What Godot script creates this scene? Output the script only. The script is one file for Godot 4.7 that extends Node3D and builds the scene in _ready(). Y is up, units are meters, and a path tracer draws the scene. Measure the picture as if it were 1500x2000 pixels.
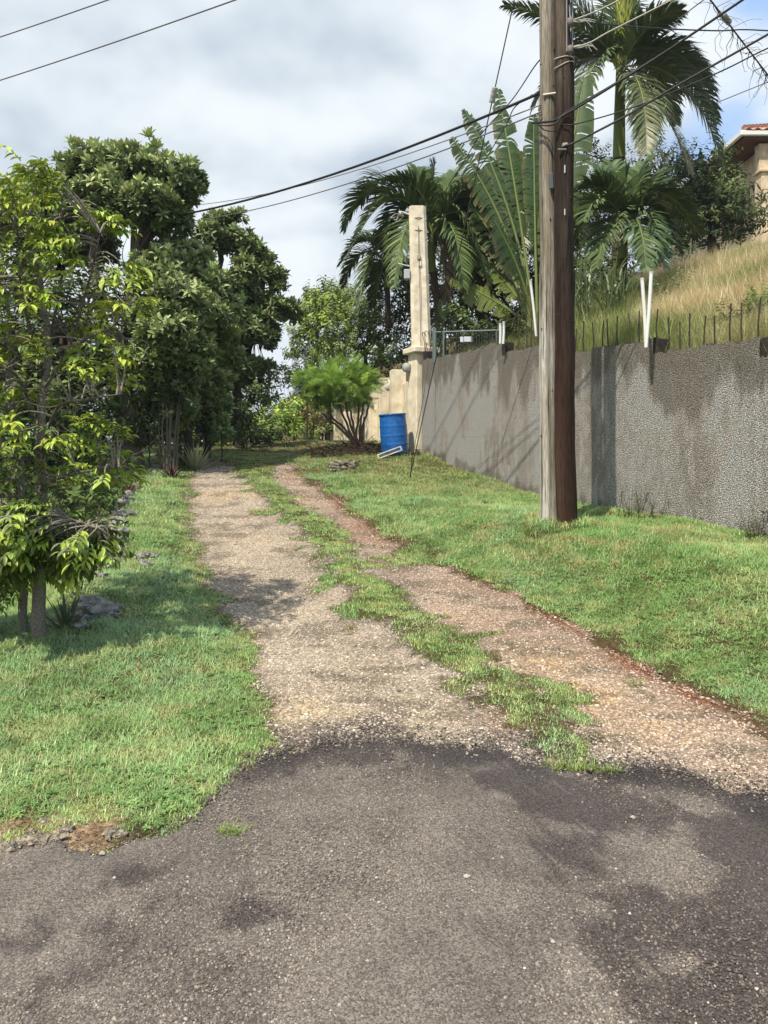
extends Node3D

# Measures of the place: the eye is 1.6 m above the road, looking level along -Z.
const F := 1444.0
const EYE := 1.6

var rng := RandomNumberGenerator.new()
var n_fine := FastNoiseLite.new()
var n_fbm := FastNoiseLite.new()
var M := {}

# ---------------------------------------------------------------- geometry collector
class Geo:
	var v := PackedVector3Array()
	var n := PackedVector3Array()
	var uv := PackedVector2Array()
	var c := PackedColorArray()
	var idx := PackedInt32Array()

	func vert(p: Vector3, nn: Vector3, u: Vector2, col: Color) -> int:
		v.append(p); n.append(nn); uv.append(u); c.append(col)
		return v.size() - 1

	func tri(a: int, b: int, d: int) -> void:
		var nn: Vector3 = n[a] + n[b] + n[d]
		if (v[d] - v[a]).cross(v[b] - v[a]).dot(nn) >= 0.0:
			idx.append(a); idx.append(b); idx.append(d)
		else:
			idx.append(a); idx.append(d); idx.append(b)

	func quad(a: int, b: int, d: int, e: int) -> void:
		tri(a, b, d); tri(a, d, e)

	func face(ps: Array, nn: Vector3, col: Color) -> void:
		var first := v.size()
		var ax := nn.cross(Vector3.UP)
		if ax.length() < 0.1: ax = Vector3.RIGHT
		ax = ax.normalized()
		var ay := nn.cross(ax)
		for p in ps:
			vert(p, nn, Vector2(p.dot(ax), p.dot(ay)), col)
		for k in range(1, ps.size() - 1):
			tri(first, first + k, first + k + 1)

	# box with chamfered edges; t places its centre
	func box(t: Transform3D, s: Vector3, col: Color, ch := 0.0) -> void:
		var h := s * 0.5
		ch = minf(ch, minf(h.x, minf(h.y, h.z)) * 0.9)
		var ax := [Vector3.RIGHT, Vector3.UP, Vector3.BACK]
		var hh := [h.x, h.y, h.z]
		for k in 3:
			var a: int = (k + 1) % 3
			var b: int = (k + 2) % 3
			for sg in [-1.0, 1.0]:
				var o: Vector3 = ax[k] * hh[k] * sg
				var da: Vector3 = ax[a] * (hh[a] - ch)
				var db: Vector3 = ax[b] * (hh[b] - ch)
				face([t * (o - da - db), t * (o + da - db), t * (o + da + db), t * (o - da + db)], (t.basis * (ax[k] * sg)).normalized(), col)
			if ch > 0.0:
				for sa in [-1.0, 1.0]:
					for sb in [-1.0, 1.0]:
						var l: Vector3 = ax[k] * (hh[k] - ch)
						var p1: Vector3 = ax[a] * hh[a] * sa + ax[b] * (hh[b] - ch) * sb
						var p2: Vector3 = ax[a] * (hh[a] - ch) * sa + ax[b] * hh[b] * sb
						face([t * (p1 - l), t * (p1 + l), t * (p2 + l), t * (p2 - l)], (t.basis * (ax[a] * sa + ax[b] * sb)).normalized(), col)
		if ch > 0.0:
			for sx in [-1.0, 1.0]:
				for sy in [-1.0, 1.0]:
					for sz in [-1.0, 1.0]:
						var sgn := Vector3(sx, sy, sz)
						face([t * (Vector3(h.x, h.y - ch, h.z - ch) * sgn), t * (Vector3(h.x - ch, h.y, h.z - ch) * sgn), t * (Vector3(h.x - ch, h.y - ch, h.z) * sgn)], (t.basis * sgn).normalized(), col)

	func tube(pts: PackedVector3Array, r: PackedFloat32Array, sides: int, col: Color, cap := true) -> void:
		var first := v.size()
		var m := pts.size()
		var side := Vector3.ZERO
		var run := 0.0
		for i in m:
			var dir: Vector3 = (pts[mini(i + 1, m - 1)] - pts[maxi(i - 1, 0)]).normalized()
			if i == 0:
				side = dir.cross(Vector3.UP if absf(dir.y) < 0.9 else Vector3.RIGHT).normalized()
			else:
				run += pts[i].distance_to(pts[i - 1])
				side = (side - dir * side.dot(dir)).normalized()
			var oth := dir.cross(side)
			for k in sides + 1:
				var a := TAU * k / sides
				var nn := side * cos(a) + oth * sin(a)
				vert(pts[i] + nn * r[i], nn, Vector2(float(k) / sides, run), col)
		for i in m - 1:
			for k in sides:
				var a := first + i * (sides + 1) + k
				quad(a, a + 1, a + sides + 2, a + sides + 1)
		if cap:
			for e in [0, m - 1]:
				var dir2: Vector3 = (pts[m - 1] - pts[m - 2]).normalized() if e else (pts[0] - pts[1]).normalized()
				var ps := []
				for k in sides:
					ps.append(v[first + e * (sides + 1) + k])
				face(ps, dir2, col)

	# surface of revolution about +Y of t; prof = (radius, height)
	func lathe(t: Transform3D, prof: Array, sides: int, col: Color) -> void:
		var first := v.size()
		for i in prof.size():
			var p: Vector2 = prof[i]
			var d: Vector2 = prof[mini(i + 1, prof.size() - 1)] - prof[maxi(i - 1, 0)]
			var nn2 := Vector2(d.y, -d.x).normalized()
			for k in sides + 1:
				var a := TAU * k / sides
				var nn := Vector3(cos(a) * nn2.x, nn2.y, sin(a) * nn2.x)
				if nn.length() < 0.01: nn = Vector3.UP
				vert(t * Vector3(cos(a) * p.x, p.y, sin(a) * p.x), (t.basis * nn).normalized(), Vector2(float(k) / sides, p.y), col)
		for i in prof.size() - 1:
			for k in sides:
				var a := first + i * (sides + 1) + k
				quad(a, a + 1, a + sides + 2, a + sides + 1)

	# a leaf: folded along its midrib and bent down along its length; dir = where it points, up = its face
	func leaf(p: Vector3, dir: Vector3, up: Vector3, length: float, width: float, fold: float, bend: float, col: Color, segs := 3) -> void:
		var sd := dir.cross(up).normalized()
		var u := sd.cross(dir).normalized()
		var first := v.size()
		for i in segs + 1:
			var t := float(i) / segs
			var w := width * 0.5 * pow(sin(PI * clampf(t * 0.92 + 0.06, 0.0, 1.0)), 0.8)
			var ang := bend * t
			var c0 := p + dir * length * t * (1.0 - 0.3 * absf(bend) * t * 0.5) - u * length * t * sin(ang * 0.5)
			var nn := (u + dir * sin(ang)).normalized()
			vert(c0 + sd * w + nn * w * fold, (nn - sd * fold).normalized(), Vector2(0, t), col)
			vert(c0, nn, Vector2(0.5, t), col)
			vert(c0 - sd * w + nn * w * fold, (nn + sd * fold).normalized(), Vector2(1, t), col)
		for i in segs:
			var a := first + i * 3
			quad(a, a + 1, a + 4, a + 3)
			quad(a + 1, a + 2, a + 5, a + 4)

	func blade(p: Vector3, dir: Vector3, length: float, width: float, bend: float, col: Color, segs := 2) -> void:
		var flat := Vector3(dir.x, 0, dir.z)
		flat = flat.normalized() if flat.length() > 0.01 else Vector3.RIGHT
		var sd := flat.cross(Vector3.UP).normalized()
		var first := v.size()
		var q := p
		var dd := dir
		for i in segs + 1:
			var t := float(i) / segs
			var w := width * 0.5 * (1.0 - t * t)
			var nn := sd.cross(dd).normalized()
			if i < segs:
				vert(q - sd * w, nn, Vector2(0, t), col)
				vert(q + sd * w, nn, Vector2(1, t), col)
			else:
				vert(q, nn, Vector2(0.5, 1), col)
			q += dd * length / segs
			dd = (dd + flat * bend / segs - Vector3.UP * bend * 0.6 / segs).normalized()
		for i in segs - 1:
			var a := first + i * 2
			quad(a, a + 1, a + 3, a + 2)
		var e := first + (segs - 1) * 2
		tri(e, e + 1, e + 2)

	func build(origin := Vector3.ZERO) -> ArrayMesh:
		var pts := v
		if origin != Vector3.ZERO:
			pts = PackedVector3Array()
			pts.resize(v.size())
			for i in v.size(): pts[i] = v[i] - origin
		var a := []
		a.resize(Mesh.ARRAY_MAX)
		a[Mesh.ARRAY_VERTEX] = pts
		a[Mesh.ARRAY_NORMAL] = n
		a[Mesh.ARRAY_TEX_UV] = uv
		a[Mesh.ARRAY_COLOR] = c
		a[Mesh.ARRAY_INDEX] = idx
		var m := ArrayMesh.new()
		m.add_surface_from_arrays(Mesh.PRIMITIVE_TRIANGLES, a)
		return m

# ---------------------------------------------------------------- nodes
func at(x: float, y: float, d: float) -> Vector3:
	return Vector3((x - 750.0) / F * d, EYE - (y - 865.0) / F * d, -d)

func tag(o: Node, label: String, category: String, group := "", kind := "") -> void:
	if label: o.set_meta("label", label)
	if category: o.set_meta("category", category)
	if group: o.set_meta("group", group)
	if kind: o.set_meta("kind", kind)

func thing(called: String, where: Vector3, label: String, category: String, group := "") -> Node3D:
	var o := Node3D.new()
	o.name = called
	o.position = where
	add_child(o, true)
	tag(o, label, category, group)
	return o

func part(root: Node3D, called: String, g: Geo, m: Material, origin: Vector3, label := "") -> MeshInstance3D:
	var o := MeshInstance3D.new()
	o.name = called
	o.mesh = g.build(origin)
	o.material_override = m
	root.add_child(o, true)
	if label: o.set_meta("label", label)
	return o

func single(called: String, g: Geo, m: Material, where: Vector3, label: String, category: String, group := "", kind := "") -> MeshInstance3D:
	var o := MeshInstance3D.new()
	o.name = called
	o.mesh = g.build(where)
	o.material_override = m
	o.position = where
	add_child(o, true)
	tag(o, label, category, group, kind)
	return o

func copies(parent: Node3D, called: String, mesh: Mesh, m: Material, where: Array, tint: PackedColorArray, shift := Vector3.ZERO) -> MultiMeshInstance3D:
	var mm := MultiMesh.new()
	mm.transform_format = MultiMesh.TRANSFORM_3D
	mm.use_colors = true
	mm.mesh = mesh
	mm.instance_count = where.size()
	for i in where.size():
		mm.set_instance_transform(i, where[i])
		mm.set_instance_color(i, tint[i])
	var o := MultiMeshInstance3D.new()
	o.name = called
	o.multimesh = mm
	o.material_override = m
	o.position = shift
	parent.add_child(o, true)
	o.set_meta("kind", "stuff")
	return o

# ---------------------------------------------------------------- small maths
func r01() -> float: return rng.randf()
func rr(a: float, b: float) -> float: return rng.randf_range(a, b)
func rdir() -> Vector3:
	var z := rr(-1, 1)
	var a := rr(0, TAU)
	var s := sqrt(1.0 - z * z)
	return Vector3(s * cos(a), z, s * sin(a))
func mixc(a: Color, b: Color, t: float) -> Color: return a.lerp(b, clampf(t, 0.0, 1.0))
func vary(c: Color, k: float) -> Color:
	var f := 1.0 + rr(-k, k)
	return Color(c.r * f * (1.0 + rr(-k, k) * 0.4), c.g * f, c.b * f * (1.0 + rr(-k, k) * 0.4))
func basis_y(y: Vector3, spin: float) -> Basis:
	y = y.normalized()
	var x := y.cross(Vector3.FORWARD if absf(y.z) < 0.9 else Vector3.RIGHT).normalized()
	x = x.rotated(y, spin)
	return Basis(x, y, x.cross(y))
func curve3(a: Vector3, b: Vector3, c: Vector3, k: int) -> PackedVector3Array:
	var p := PackedVector3Array()
	for i in k + 1:
		var t := float(i) / k
		p.append(a.lerp(b, t).lerp(b.lerp(c, t), t))
	return p
# through all points, smoothly
func smooth_path(pts: Array, per: int) -> PackedVector3Array:
	var p := PackedVector3Array()
	for i in pts.size() - 1:
		var a: Vector3 = pts[maxi(i - 1, 0)]
		var b: Vector3 = pts[i]
		var c: Vector3 = pts[i + 1]
		var d: Vector3 = pts[mini(i + 2, pts.size() - 1)]
		for k in per:
			p.append(b.cubic_interpolate(c, a, d, float(k) / per))
	p.append(pts[-1])
	return p
func taper(k: int, a: float, b: float) -> PackedFloat32Array:
	var r := PackedFloat32Array()
	for i in k: r.append(lerpf(a, b, float(i) / maxf(k - 1, 1)))
	return r

# ---------------------------------------------------------------- the lie of the land
# tables over the distance d in front of the eye, every 5 cm from -10 m
var t_rise: PackedFloat32Array
var t_xl: PackedFloat32Array
var t_xr: PackedFloat32Array
var t_xm: PackedFloat32Array
var t_hw: PackedFloat32Array
var t_wb: PackedFloat32Array
var t_edge: PackedFloat32Array      # over x, from -20 m: where the asphalt ends
func table(keys: Array, from: float, smooth: int) -> PackedFloat32Array:
	var a := PackedFloat32Array()
	var k := 0
	for i in 6400:
		var x := from + i * 0.05
		while k < keys.size() - 2 and x > keys[k + 1][0]: k += 1
		var p: Array = keys[k]
		var q: Array = keys[k + 1]
		a.append(lerpf(p[1], q[1], clampf((x - p[0]) / (q[0] - p[0]), 0.0, 1.0)))
	for pass_ in 2:
		var b := a.duplicate()
		var s := 0.0
		for i in range(-smooth, smooth + 1): s += a[clampi(i, 0, 6399)]
		for i in 6400:
			b[i] = s / (2 * smooth + 1)
			s += a[clampi(i + smooth + 1, 0, 6399)] - a[clampi(i - smooth, 0, 6399)]
		a = b
	return a
func look(a: PackedFloat32Array, x: float) -> float:
	var q := clampf(x * 20.0, 0.0, 6398.0)
	var i := int(q)
	return lerpf(a[i], a[i + 1], q - i)
func lay_tables() -> void:
	t_rise = table([[-10, 0], [3.9, 0], [5, .012], [6, .06], [8, .25], [10, .54], [12, .86], [14, 1.12], [16, 1.33], [18, 1.47], [20, 1.545], [22, 1.55], [26, 1.35], [32, .7], [45, -1], [80, -4], [220, -10]], -10, 8)
	t_xl = table([[-10, -.42], [3.5, -.46], [3.9, -.6], [4.76, -.74], [5.9, -1.08], [7.9, -1.91], [10.7, -2.8], [13.1, -3.35], [16, -4.2], [20, -5.6], [30, -10]], -10, 6)
	t_xr = table([[-10, 2.6], [3.3, 2.5], [4.09, 2.12], [5.4, 1.75], [7.1, 1.22], [9.1, .06], [12.2, -1.15], [14, -1.72], [16, -2.3], [20, -3.8], [30, -8]], -10, 6)
	t_xm = table([[-10, .97], [3.67, .966], [4.4, .82], [5.35, .555], [6.4, .11], [7.8, -.3], [9.05, -.66], [10.6, -1.32], [11.9, -1.88], [13.7, -2.37], [17, -3.4], [22, -5.5]], -10, 5)
	t_hw = table([[-10, .16], [3.67, .2], [4.4, .21], [5.35, .27], [6.1, .3], [7, .27], [7.8, .2], [9.05, .28], [10.6, .2], [11.9, .2], [13.0, .28], [14.5, .4], [16, .8], [18, 2], [22, 3]], -10, 5)
	t_wb = table([[-10, .3], [4, .5], [7.76, .6], [8.8, .66], [9.95, .68], [11.46, .76], [13.5, 1.05], [15.3, 1.4], [17, 1.52], [20, 1.64], [27, 1.6], [40, .4], [80, -4], [220, -10]], -10, 8)
	t_edge = table([[-20, 2.4], [-3, 2.75], [-1.5, 2.9], [-1.03, 2.97], [-.8, 3.12], [-.73, 3.45], [-.66, 3.72], [-.5, 3.87], [-.28, 4.06], [.136, 3.92], [.6, 3.86], [.72, 3.66], [1.15, 3.56], [1.28, 3.72], [1.45, 3.66], [1.6, 3.42], [1.8, 3.36], [4, 3.1], [20, 2.2]], -20, 1)
func rise(d: float) -> float: return look(t_rise, d + 10.0)
func xl(d: float) -> float: return look(t_xl, d + 10.0)
func xr(d: float) -> float: return look(t_xr, d + 10.0)
func edge(x: float) -> float:
	return look(t_edge, x + 20.0) + 0.07 * n_fbm.get_noise_1d(x * 90.0) + 0.07 * n_fbm.get_noise_1d(x * 330.0 + 50.0) + 0.045 * n_fbm.get_noise_1d(x * 1300.0) + .03 * n_fbm.get_noise_1d(x * 3500.0)
func wall_x(d: float) -> float:
	return 4.03 - 0.4257 * (d - 7.76) if d < 15.7 else (0.65 - 0.165 * (d - 15.7) if d < 20.6 else -.158 - .3 * (d - 20.6))
func smoo(a: float, b: float, x: float) -> float: return smoothstep(a, b, x)
func ground_y(x: float, d: float) -> float:
	var h := rise(d)
	var a := xl(d)
	var b := xr(d)
	var bump := 0.025 * n_fbm.get_noise_2d(x * 60.0, d * 60.0)
	if x > b:
		var w := wall_x(d)
		var t := (x - b) / maxf(w - b, 0.5)
		h = lerpf(h, look(t_wb, d + 10.0), smoo(0.0, 0.62, t)) if d > 3.0 else h
		bump *= 1.6
	elif x < a:
		var t := a - 1.3 - x
		h += 0.06 * smoo(0.0, 0.6, a - x) * smoo(4.0, 6.0, d)
		if t > 0.0:
			h -= (0.36 * smoo(0.0, 0.6, t) + 0.04 * t) * smoo(6.0, 7.6, d) * smoo(15.0, 12.5, d)
		bump *= 1.6
	else:
		var m := look(t_xm, d + 10.0)
		var q := absf(x - m)
		h += 0.035 * exp(-q * q * 9.0) * smoo(3.8, 5.0, d) - 0.012
	return h + bump * smoo(3.0, 5.0, d)
# > 0 on bare gravel, < 0 in grass, in metres
func bare(x: float, d: float) -> float:
	var e := 0.16 * n_fbm.get_noise_2d(x * 110.0, d * 110.0) + 0.10 * n_fbm.get_noise_2d(x * 400.0 + 300.0, d * 400.0)
	var e2 := 0.2 * n_fbm.get_noise_2d(x * 110.0 + 900.0, d * 90.0) + 0.14 * n_fbm.get_noise_2d(x * 500.0, d * 500.0 + 700.0)
	var s := minf(x - xl(d), xr(d) - x) + e
	var m := absf(x - look(t_xm, d + 10.0)) - look(t_hw, d + 10.0) + e2
	var g := minf(s, m)
	g -= smoo(13.8, 16.2, d) * (0.22 + 0.5 * n_fbm.get_noise_2d(x * 40.0, d * 25.0))
	# a grassy gap across the right-hand track
	g -= .3 * smoo(.22, .42, n_fbm.get_noise_2d(x * 70.0 + 620.0, d * 170.0)) * smoo(3.9, 4.6, d) * smoo(.5, .8, minf(x - xl(d), xr(d) - x) + .25)
	g -= 0.34 * exp(-pow((d - 8.35) / 0.35, 2.0) - pow((x - 0.35) / 0.5, 2.0))
	g -= 0.25 * exp(-pow((d - 6.55) / 0.22, 2.0) - pow((x + 0.35) / 0.35, 2.0))
	return g

const MARL := [[-.45, 4.35, .3, .9], [-.55, 4.0, .25, .6], [.2, 4.25, .22, .6], [1.25, 4.7, .35, 1.0], [1.2, 5.3, .32, .8], [1.5, 4.2, .3, .55], [-.15, 5.2, .25, .25], [.55, 6.5, .3, .4], [-2.5, 11.6, .5, 1.0], [-2.1, 12.1, .4, .7], [-.9, 6.6, .25, .35], [-1.6, 9.2, .5, .35], [-1.2, 11.2, .25, .8], [-1.65, 13.0, .25, .6]]
const RED := [[.75, 4.25, .22, .8], [1.0, 6.2, .3, .45], [-.1, 9.2, .35, 1.0], [-.3, 9.6, .3, .8], [-1.25, 12.9, .25, 1.0], [-1.55, 13.6, .3, .8], [.9, 5.0, .2, .3], [1.75, 5.3, .25, .8], [2.05, 4.5, .28, .9], [-1.8, 10.2, .3, .4], [-.5, 10.2, .2, .5], [-1.5, 2.95, .25, .9], [-1.2, 3.02, .15, .6]]
const DARKGREY := [[-.35, 4.08, .22, .9], [.1, 4.0, .3, .5], [.0, 5.6, .3, .25], [-1.3, 9.8, .4, .4], [-1.1, 7.3, .3, .35], [-.6, 7.9, .4, .3], [-2.3, 12.9, .3, .5]]
func spots(list: Array, x: float, d: float) -> float:
	var s := 0.0
	for k in list:
		var dx: float = x - k[0]
		var dd: float = d - k[1]
		var r: float = k[2]
		var q := (dx * dx + dd * dd) / (r * r)
		if q < 5.0: s = maxf(s, k[3] * exp(-q))
	return s
func gravel_tone(x: float, d: float) -> Color:
	var w := n_fbm.get_noise_2d(x * 70.0 + 40.0, d * 70.0)
	var f := n_fbm.get_noise_2d(x * 700.0, d * 700.0 + 90.0)
	var c := mixc(Color(.225, .185, .15), Color(.35, .295, .245), 0.5 + 1.1 * w + 0.4 * f)
	c = mixc(c, Color(.47, .335, .17), spots(MARL, x, d) * (0.75 + 0.9 * f))
	c = mixc(c, Color(.19, .085, .045), spots(RED, x, d) * (0.8 + 0.7 * f))
	c = mixc(c, Color(.33, .215, .14), smoo(.1, .5, x - look(t_xm, d + 10.0)) * .38)
	c = mixc(c, Color(.40, .335, .245), smoo(-.1, -.5, x - look(t_xm, d + 10.0)) * .5)
	c = mixc(c, Color(.12, .10, .07), smoo(.18, .46, n_fbm.get_noise_2d(x * 85.0 + 150.0, d * 190.0) + .3 * f) * .65)
	c = mixc(c, Color(.10, .09, .085), spots(DARKGREY, x, d) * (0.8 + 0.8 * f))
	return c
func land_tone(x: float, d: float, g: float) -> Color:
	var f := n_fbm.get_noise_2d(x * 400.0, d * 400.0 + 90.0)
	var soil := mixc(Color(.075, .07, .032), Color(.10, .085, .04), 0.5 + f)
	var c := gravel_tone(x, d) if g > -0.35 else soil
	# red earth washed along the right-hand edge
	var e := x - xr(d)
	if e > -0.3 and e < 0.45 and d < 14.0:
		c = mixc(c, Color(.16, .068, .035), exp(-pow((e - 0.04) / 0.15, 2.0)) * (0.75 + 0.8 * n_fbm.get_noise_2d(x * 150.0, d * 80.0)))
	c = mixc(c, Color(.085, .068, .038), smoo(0.10, -0.04, g) * 0.7)
	c = mixc(c, soil, smoo(-0.02, -0.3, g))
	if d < 3.4 and x < -.9: c = mixc(mixc(c, Color(.42, .31, .2), smoo(.35, .05, absf(d - edge(x) - .06) + .3 * f) * smoo(-1.0, -1.2, x) * .9), Color(.2, .08, .04), smoo(.1, .4, f + .3) * smoo(.3, .0, absf(x + 1.35)) * .6)
	var tar := d - edge(x)
	if x > -.75 and tar < .4: c = mixc(c, Color(.075, .065, .062), smoo(.42, .0, tar + .5 * n_fbm.get_noise_2d(x * 120.0, d * 160.0)) * .8)
	var far := smoo(13.5, 16.0, d)
	return mixc(c, Color(.12, .095, .05), far * 0.6)
const TARRED := [[.577, 3.47, .2, 1.3, .9], [.93, 3.2, .45, 2.2, .9], [.70, 2.82, .24, 1.0, .85], [.775, 2.37, .2, 1.0, .9], [1.4, 2.83, .27, .8, .9], [1.15, 2.35, .3, .8, .9], [.95, 2.05, .28, 1.0, .9], [1.65, 3.15, .3, 1.0, .9], [.88, 2.52, .2, 1.0, .85], [-.885, 2.72, .11, 1.6, .5], [-.45, 2.5, .13, 1.8, .5], [-.13, 3.9, .3, 1.6, .8], [-.5, 3.8, .25, 1.4, .8], [.4, 3.8, .3, 1.8, .8], [1.25, 3.58, .3, 1.8, .85], [2.3, 2.7, .8, 1.0, .9], [-2.2, 2.4, .4, 1.0, .6]]
func road_tone(x: float, d: float) -> Color:
	var a := n_fbm.get_noise_2d(x * 26.0 + 11.0, d * 26.0)
	var b := n_fbm.get_noise_2d(x * 80.0, d * 80.0 + 210.0)
	var c := mixc(Color(.135, .118, .105), Color(.185, .163, .143), 0.5 + b + .8 * n_fbm.get_noise_2d(x * 300.0, d * 300.0))
	var dark := 0.0
	for k in TARRED:
		var dx: float = x - k[0]
		var dd: float = (d - k[1]) * k[3]
		dark = maxf(dark, k[4] * exp(-(dx * dx + dd * dd) / (k[2] * k[2])))
	for k in [[1.08, 2.8, .2], [1.41, 3.36, .22], [.3, 2.5, .3], [-.32, 3.1, .32], [-.1, 2.75, .3], [.25, 3.1, .3], [-.1, 2.3, .25]]:
		var dx: float = x - k[0]
		var dd: float = (d - k[1]) * 1.2
		dark -= .9 * exp(-(dx * dx + dd * dd) / (k[2] * k[2]))
	dark = smoo(0.24, 0.5, dark + 0.4 * a + 0.3 * b + .4 * n_fbm.get_noise_2d(x * 520.0, d * 520.0 + 33.0))
	c = mixc(c, Color(.055, .046, .046), dark * 0.78)
	# a tar lip where the asphalt was poured against the drive
	var lip := edge(x) - d
	c = mixc(c, Color(.045, .04, .042), smoo(0.36, 0.04, lip + 0.35 * b) * smoo(-.9, -.5, x) * .8)
	return c
func hill_y(x: float, d: float) -> float:
	var q := maxf(x - wall_x(d), 0.0)
	var h := 2.35 + 0.325 * minf(q, 7.0) + 0.21 * maxf(q - 7.0, 0.0) + 0.10 * (clampf(d, 4.0, 30.0) - 8.0)
	if d > 15.7:
		h -= smoo(22.0, 30.0, d) * smoo(8.0, 1.0, q) * 1.2
		h -= 1.0 * smoo(15.7, 18.0, d) * smoo(6.0, 0.0, q)
		h = lerpf(h, look(t_wb, d + 10.0) - .15, smoo(16.0, 19.0, d) * smoo(3.0, .3, q))
		h -= smoo(23.0, 40.0, d) * smoo(10.0, 2.0, q) * 4.0
	return h + 0.12 * n_fbm.get_noise_2d(x * 20.0, d * 20.0)

# ---------------------------------------------------------------- materials
func noise_tex(seed_: int, kind: int, freq: float, lo: Color, hi: Color, octaves := 4, size := 1024, warp := 0.0) -> NoiseTexture2D:
	var nz := FastNoiseLite.new()
	nz.seed = seed_
	nz.noise_type = kind
	nz.frequency = freq
	nz.fractal_octaves = octaves
	nz.fractal_type = FastNoiseLite.FRACTAL_FBM if octaves > 1 else FastNoiseLite.FRACTAL_NONE
	if kind == FastNoiseLite.TYPE_CELLULAR:
		nz.cellular_return_type = FastNoiseLite.RETURN_CELL_VALUE if warp > 0.0 else FastNoiseLite.RETURN_DISTANCE
	var t := NoiseTexture2D.new()
	t.width = size
	t.height = size
	t.seamless = true
	t.noise = nz
	var g := Gradient.new()
	g.set_color(0, lo)
	g.set_color(1, hi)
	t.color_ramp = g
	return t
func surf(rough: float, spec := 0.5, col := Color.WHITE) -> StandardMaterial3D:
	var m := StandardMaterial3D.new()
	m.albedo_color = col
	m.vertex_color_use_as_albedo = true
	m.roughness = rough
	m.metallic_specular = spec
	return m
func tri_map(m: StandardMaterial3D, metres: Vector3) -> void:
	m.uv1_triplanar = true
	m.uv1_world_triplanar = true
	m.uv1_scale = Vector3(1.0 / metres.x, 1.0 / metres.y, 1.0 / metres.z)
func grain(m: StandardMaterial3D, t: Texture2D, h: Texture2D, cm: float) -> void:
	if t: m.albedo_texture = t
	if h:
		m.heightmap_enabled = true
		m.heightmap_texture = h
		m.heightmap_scale = cm
func leafy(rough: float, through: Color, spec := 0.5) -> StandardMaterial3D:
	var m := surf(rough, spec)
	m.backlight_enabled = true
	m.backlight = through
	return m

func make_materials() -> void:
	var white := Color.WHITE
	var cell := noise_tex(3, FastNoiseLite.TYPE_CELLULAR, 0.09, Color(.6, .6, .6), white, 1, 1024, 1.0)
	var bumps := noise_tex(3, FastNoiseLite.TYPE_CELLULAR, 0.09, white, Color.BLACK, 1, 1024)
	var rough_n := noise_tex(5, FastNoiseLite.TYPE_SIMPLEX, 0.02, Color(.55, .55, .55), white, 5)
	var rough_h := noise_tex(6, FastNoiseLite.TYPE_SIMPLEX, 0.03, Color.BLACK, white, 5)
	var stucco := noise_tex(7, FastNoiseLite.TYPE_CELLULAR, 0.045, white, Color.BLACK, 3, 1024)
	var streak := noise_tex(9, FastNoiseLite.TYPE_SIMPLEX, 0.012, Color(.72, .72, .72), white, 5)
	var m := surf(.92, .35)
	grain(m, cell, bumps, .3)
	tri_map(m, Vector3(.52, .52, .52))
	M.road = m
	m = surf(.95, .25)
	grain(m, cell, bumps, .7)
	tri_map(m, Vector3(1.3, 1.3, 1.3))
	M.gravel = m
	m = surf(.98, .1)
	grain(m, rough_n, rough_h, 1.5)
	tri_map(m, Vector3(1, 1, 1))
	M.soil = m
	m = surf(.95, .2)
	grain(m, noise_tex(25, FastNoiseLite.TYPE_SIMPLEX, 0.035, Color(.12, .115, .11), white, 3), stucco, 1.8)
	tri_map(m, Vector3(.7, .7, .7))
	M.stucco = m
	m = surf(.85, .3)
	grain(m, noise_tex(15, FastNoiseLite.TYPE_SIMPLEX, 0.004, Color(.82, .80, .76), white, 4), rough_h, .2)
	tri_map(m, Vector3(1.4, 1.4, 1.4))
	M.paint = m
	m = surf(.95, .2)
	grain(m, rough_n, rough_h, 1.0)
	tri_map(m, Vector3(.5, .5, .5))
	M.concrete = m
	m = surf(.9, .2)
	grain(m, streak, streak, .5)
	m.uv1_scale = Vector3(2, .3, 1)
	M.wood = m
	m = surf(.95, .15)
	grain(m, rough_n, rough_h, .8)
	tri_map(m, Vector3(.35, .6, .35))
	M.bark = m
	M.stone = surf(.95, .25)
	M.leaf_soft = leafy(.42, Color(.62, .62, .62), .45)
	M.leaf_dark = leafy(.5, Color(.45, .45, .45), .32)
	M.palm = leafy(.42, Color(.4, .4, .4), .42)
	M.grass = leafy(.4, Color(.75, .75, .75), .55)
	M.dry = leafy(.75, Color(.5, .5, .5), .2)
	M.cable = surf(.6, .4)
	M.plain = surf(.7, .4)
	m = surf(.55, .5)
	m.metallic = .6
	M.metal = m
	m = surf(.34, .5)
	grain(m, noise_tex(18, FastNoiseLite.TYPE_SIMPLEX, 0.008, Color(.72, .76, .8), white, 5), rough_h, .06)
	tri_map(m, Vector3(.8, .8, .8))
	M.plastic = m
	m = surf(.9, .3)
	grain(m, rough_n, rough_h, .3)
	tri_map(m, Vector3(.3, .3, .3))
	M.tile = m

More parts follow.
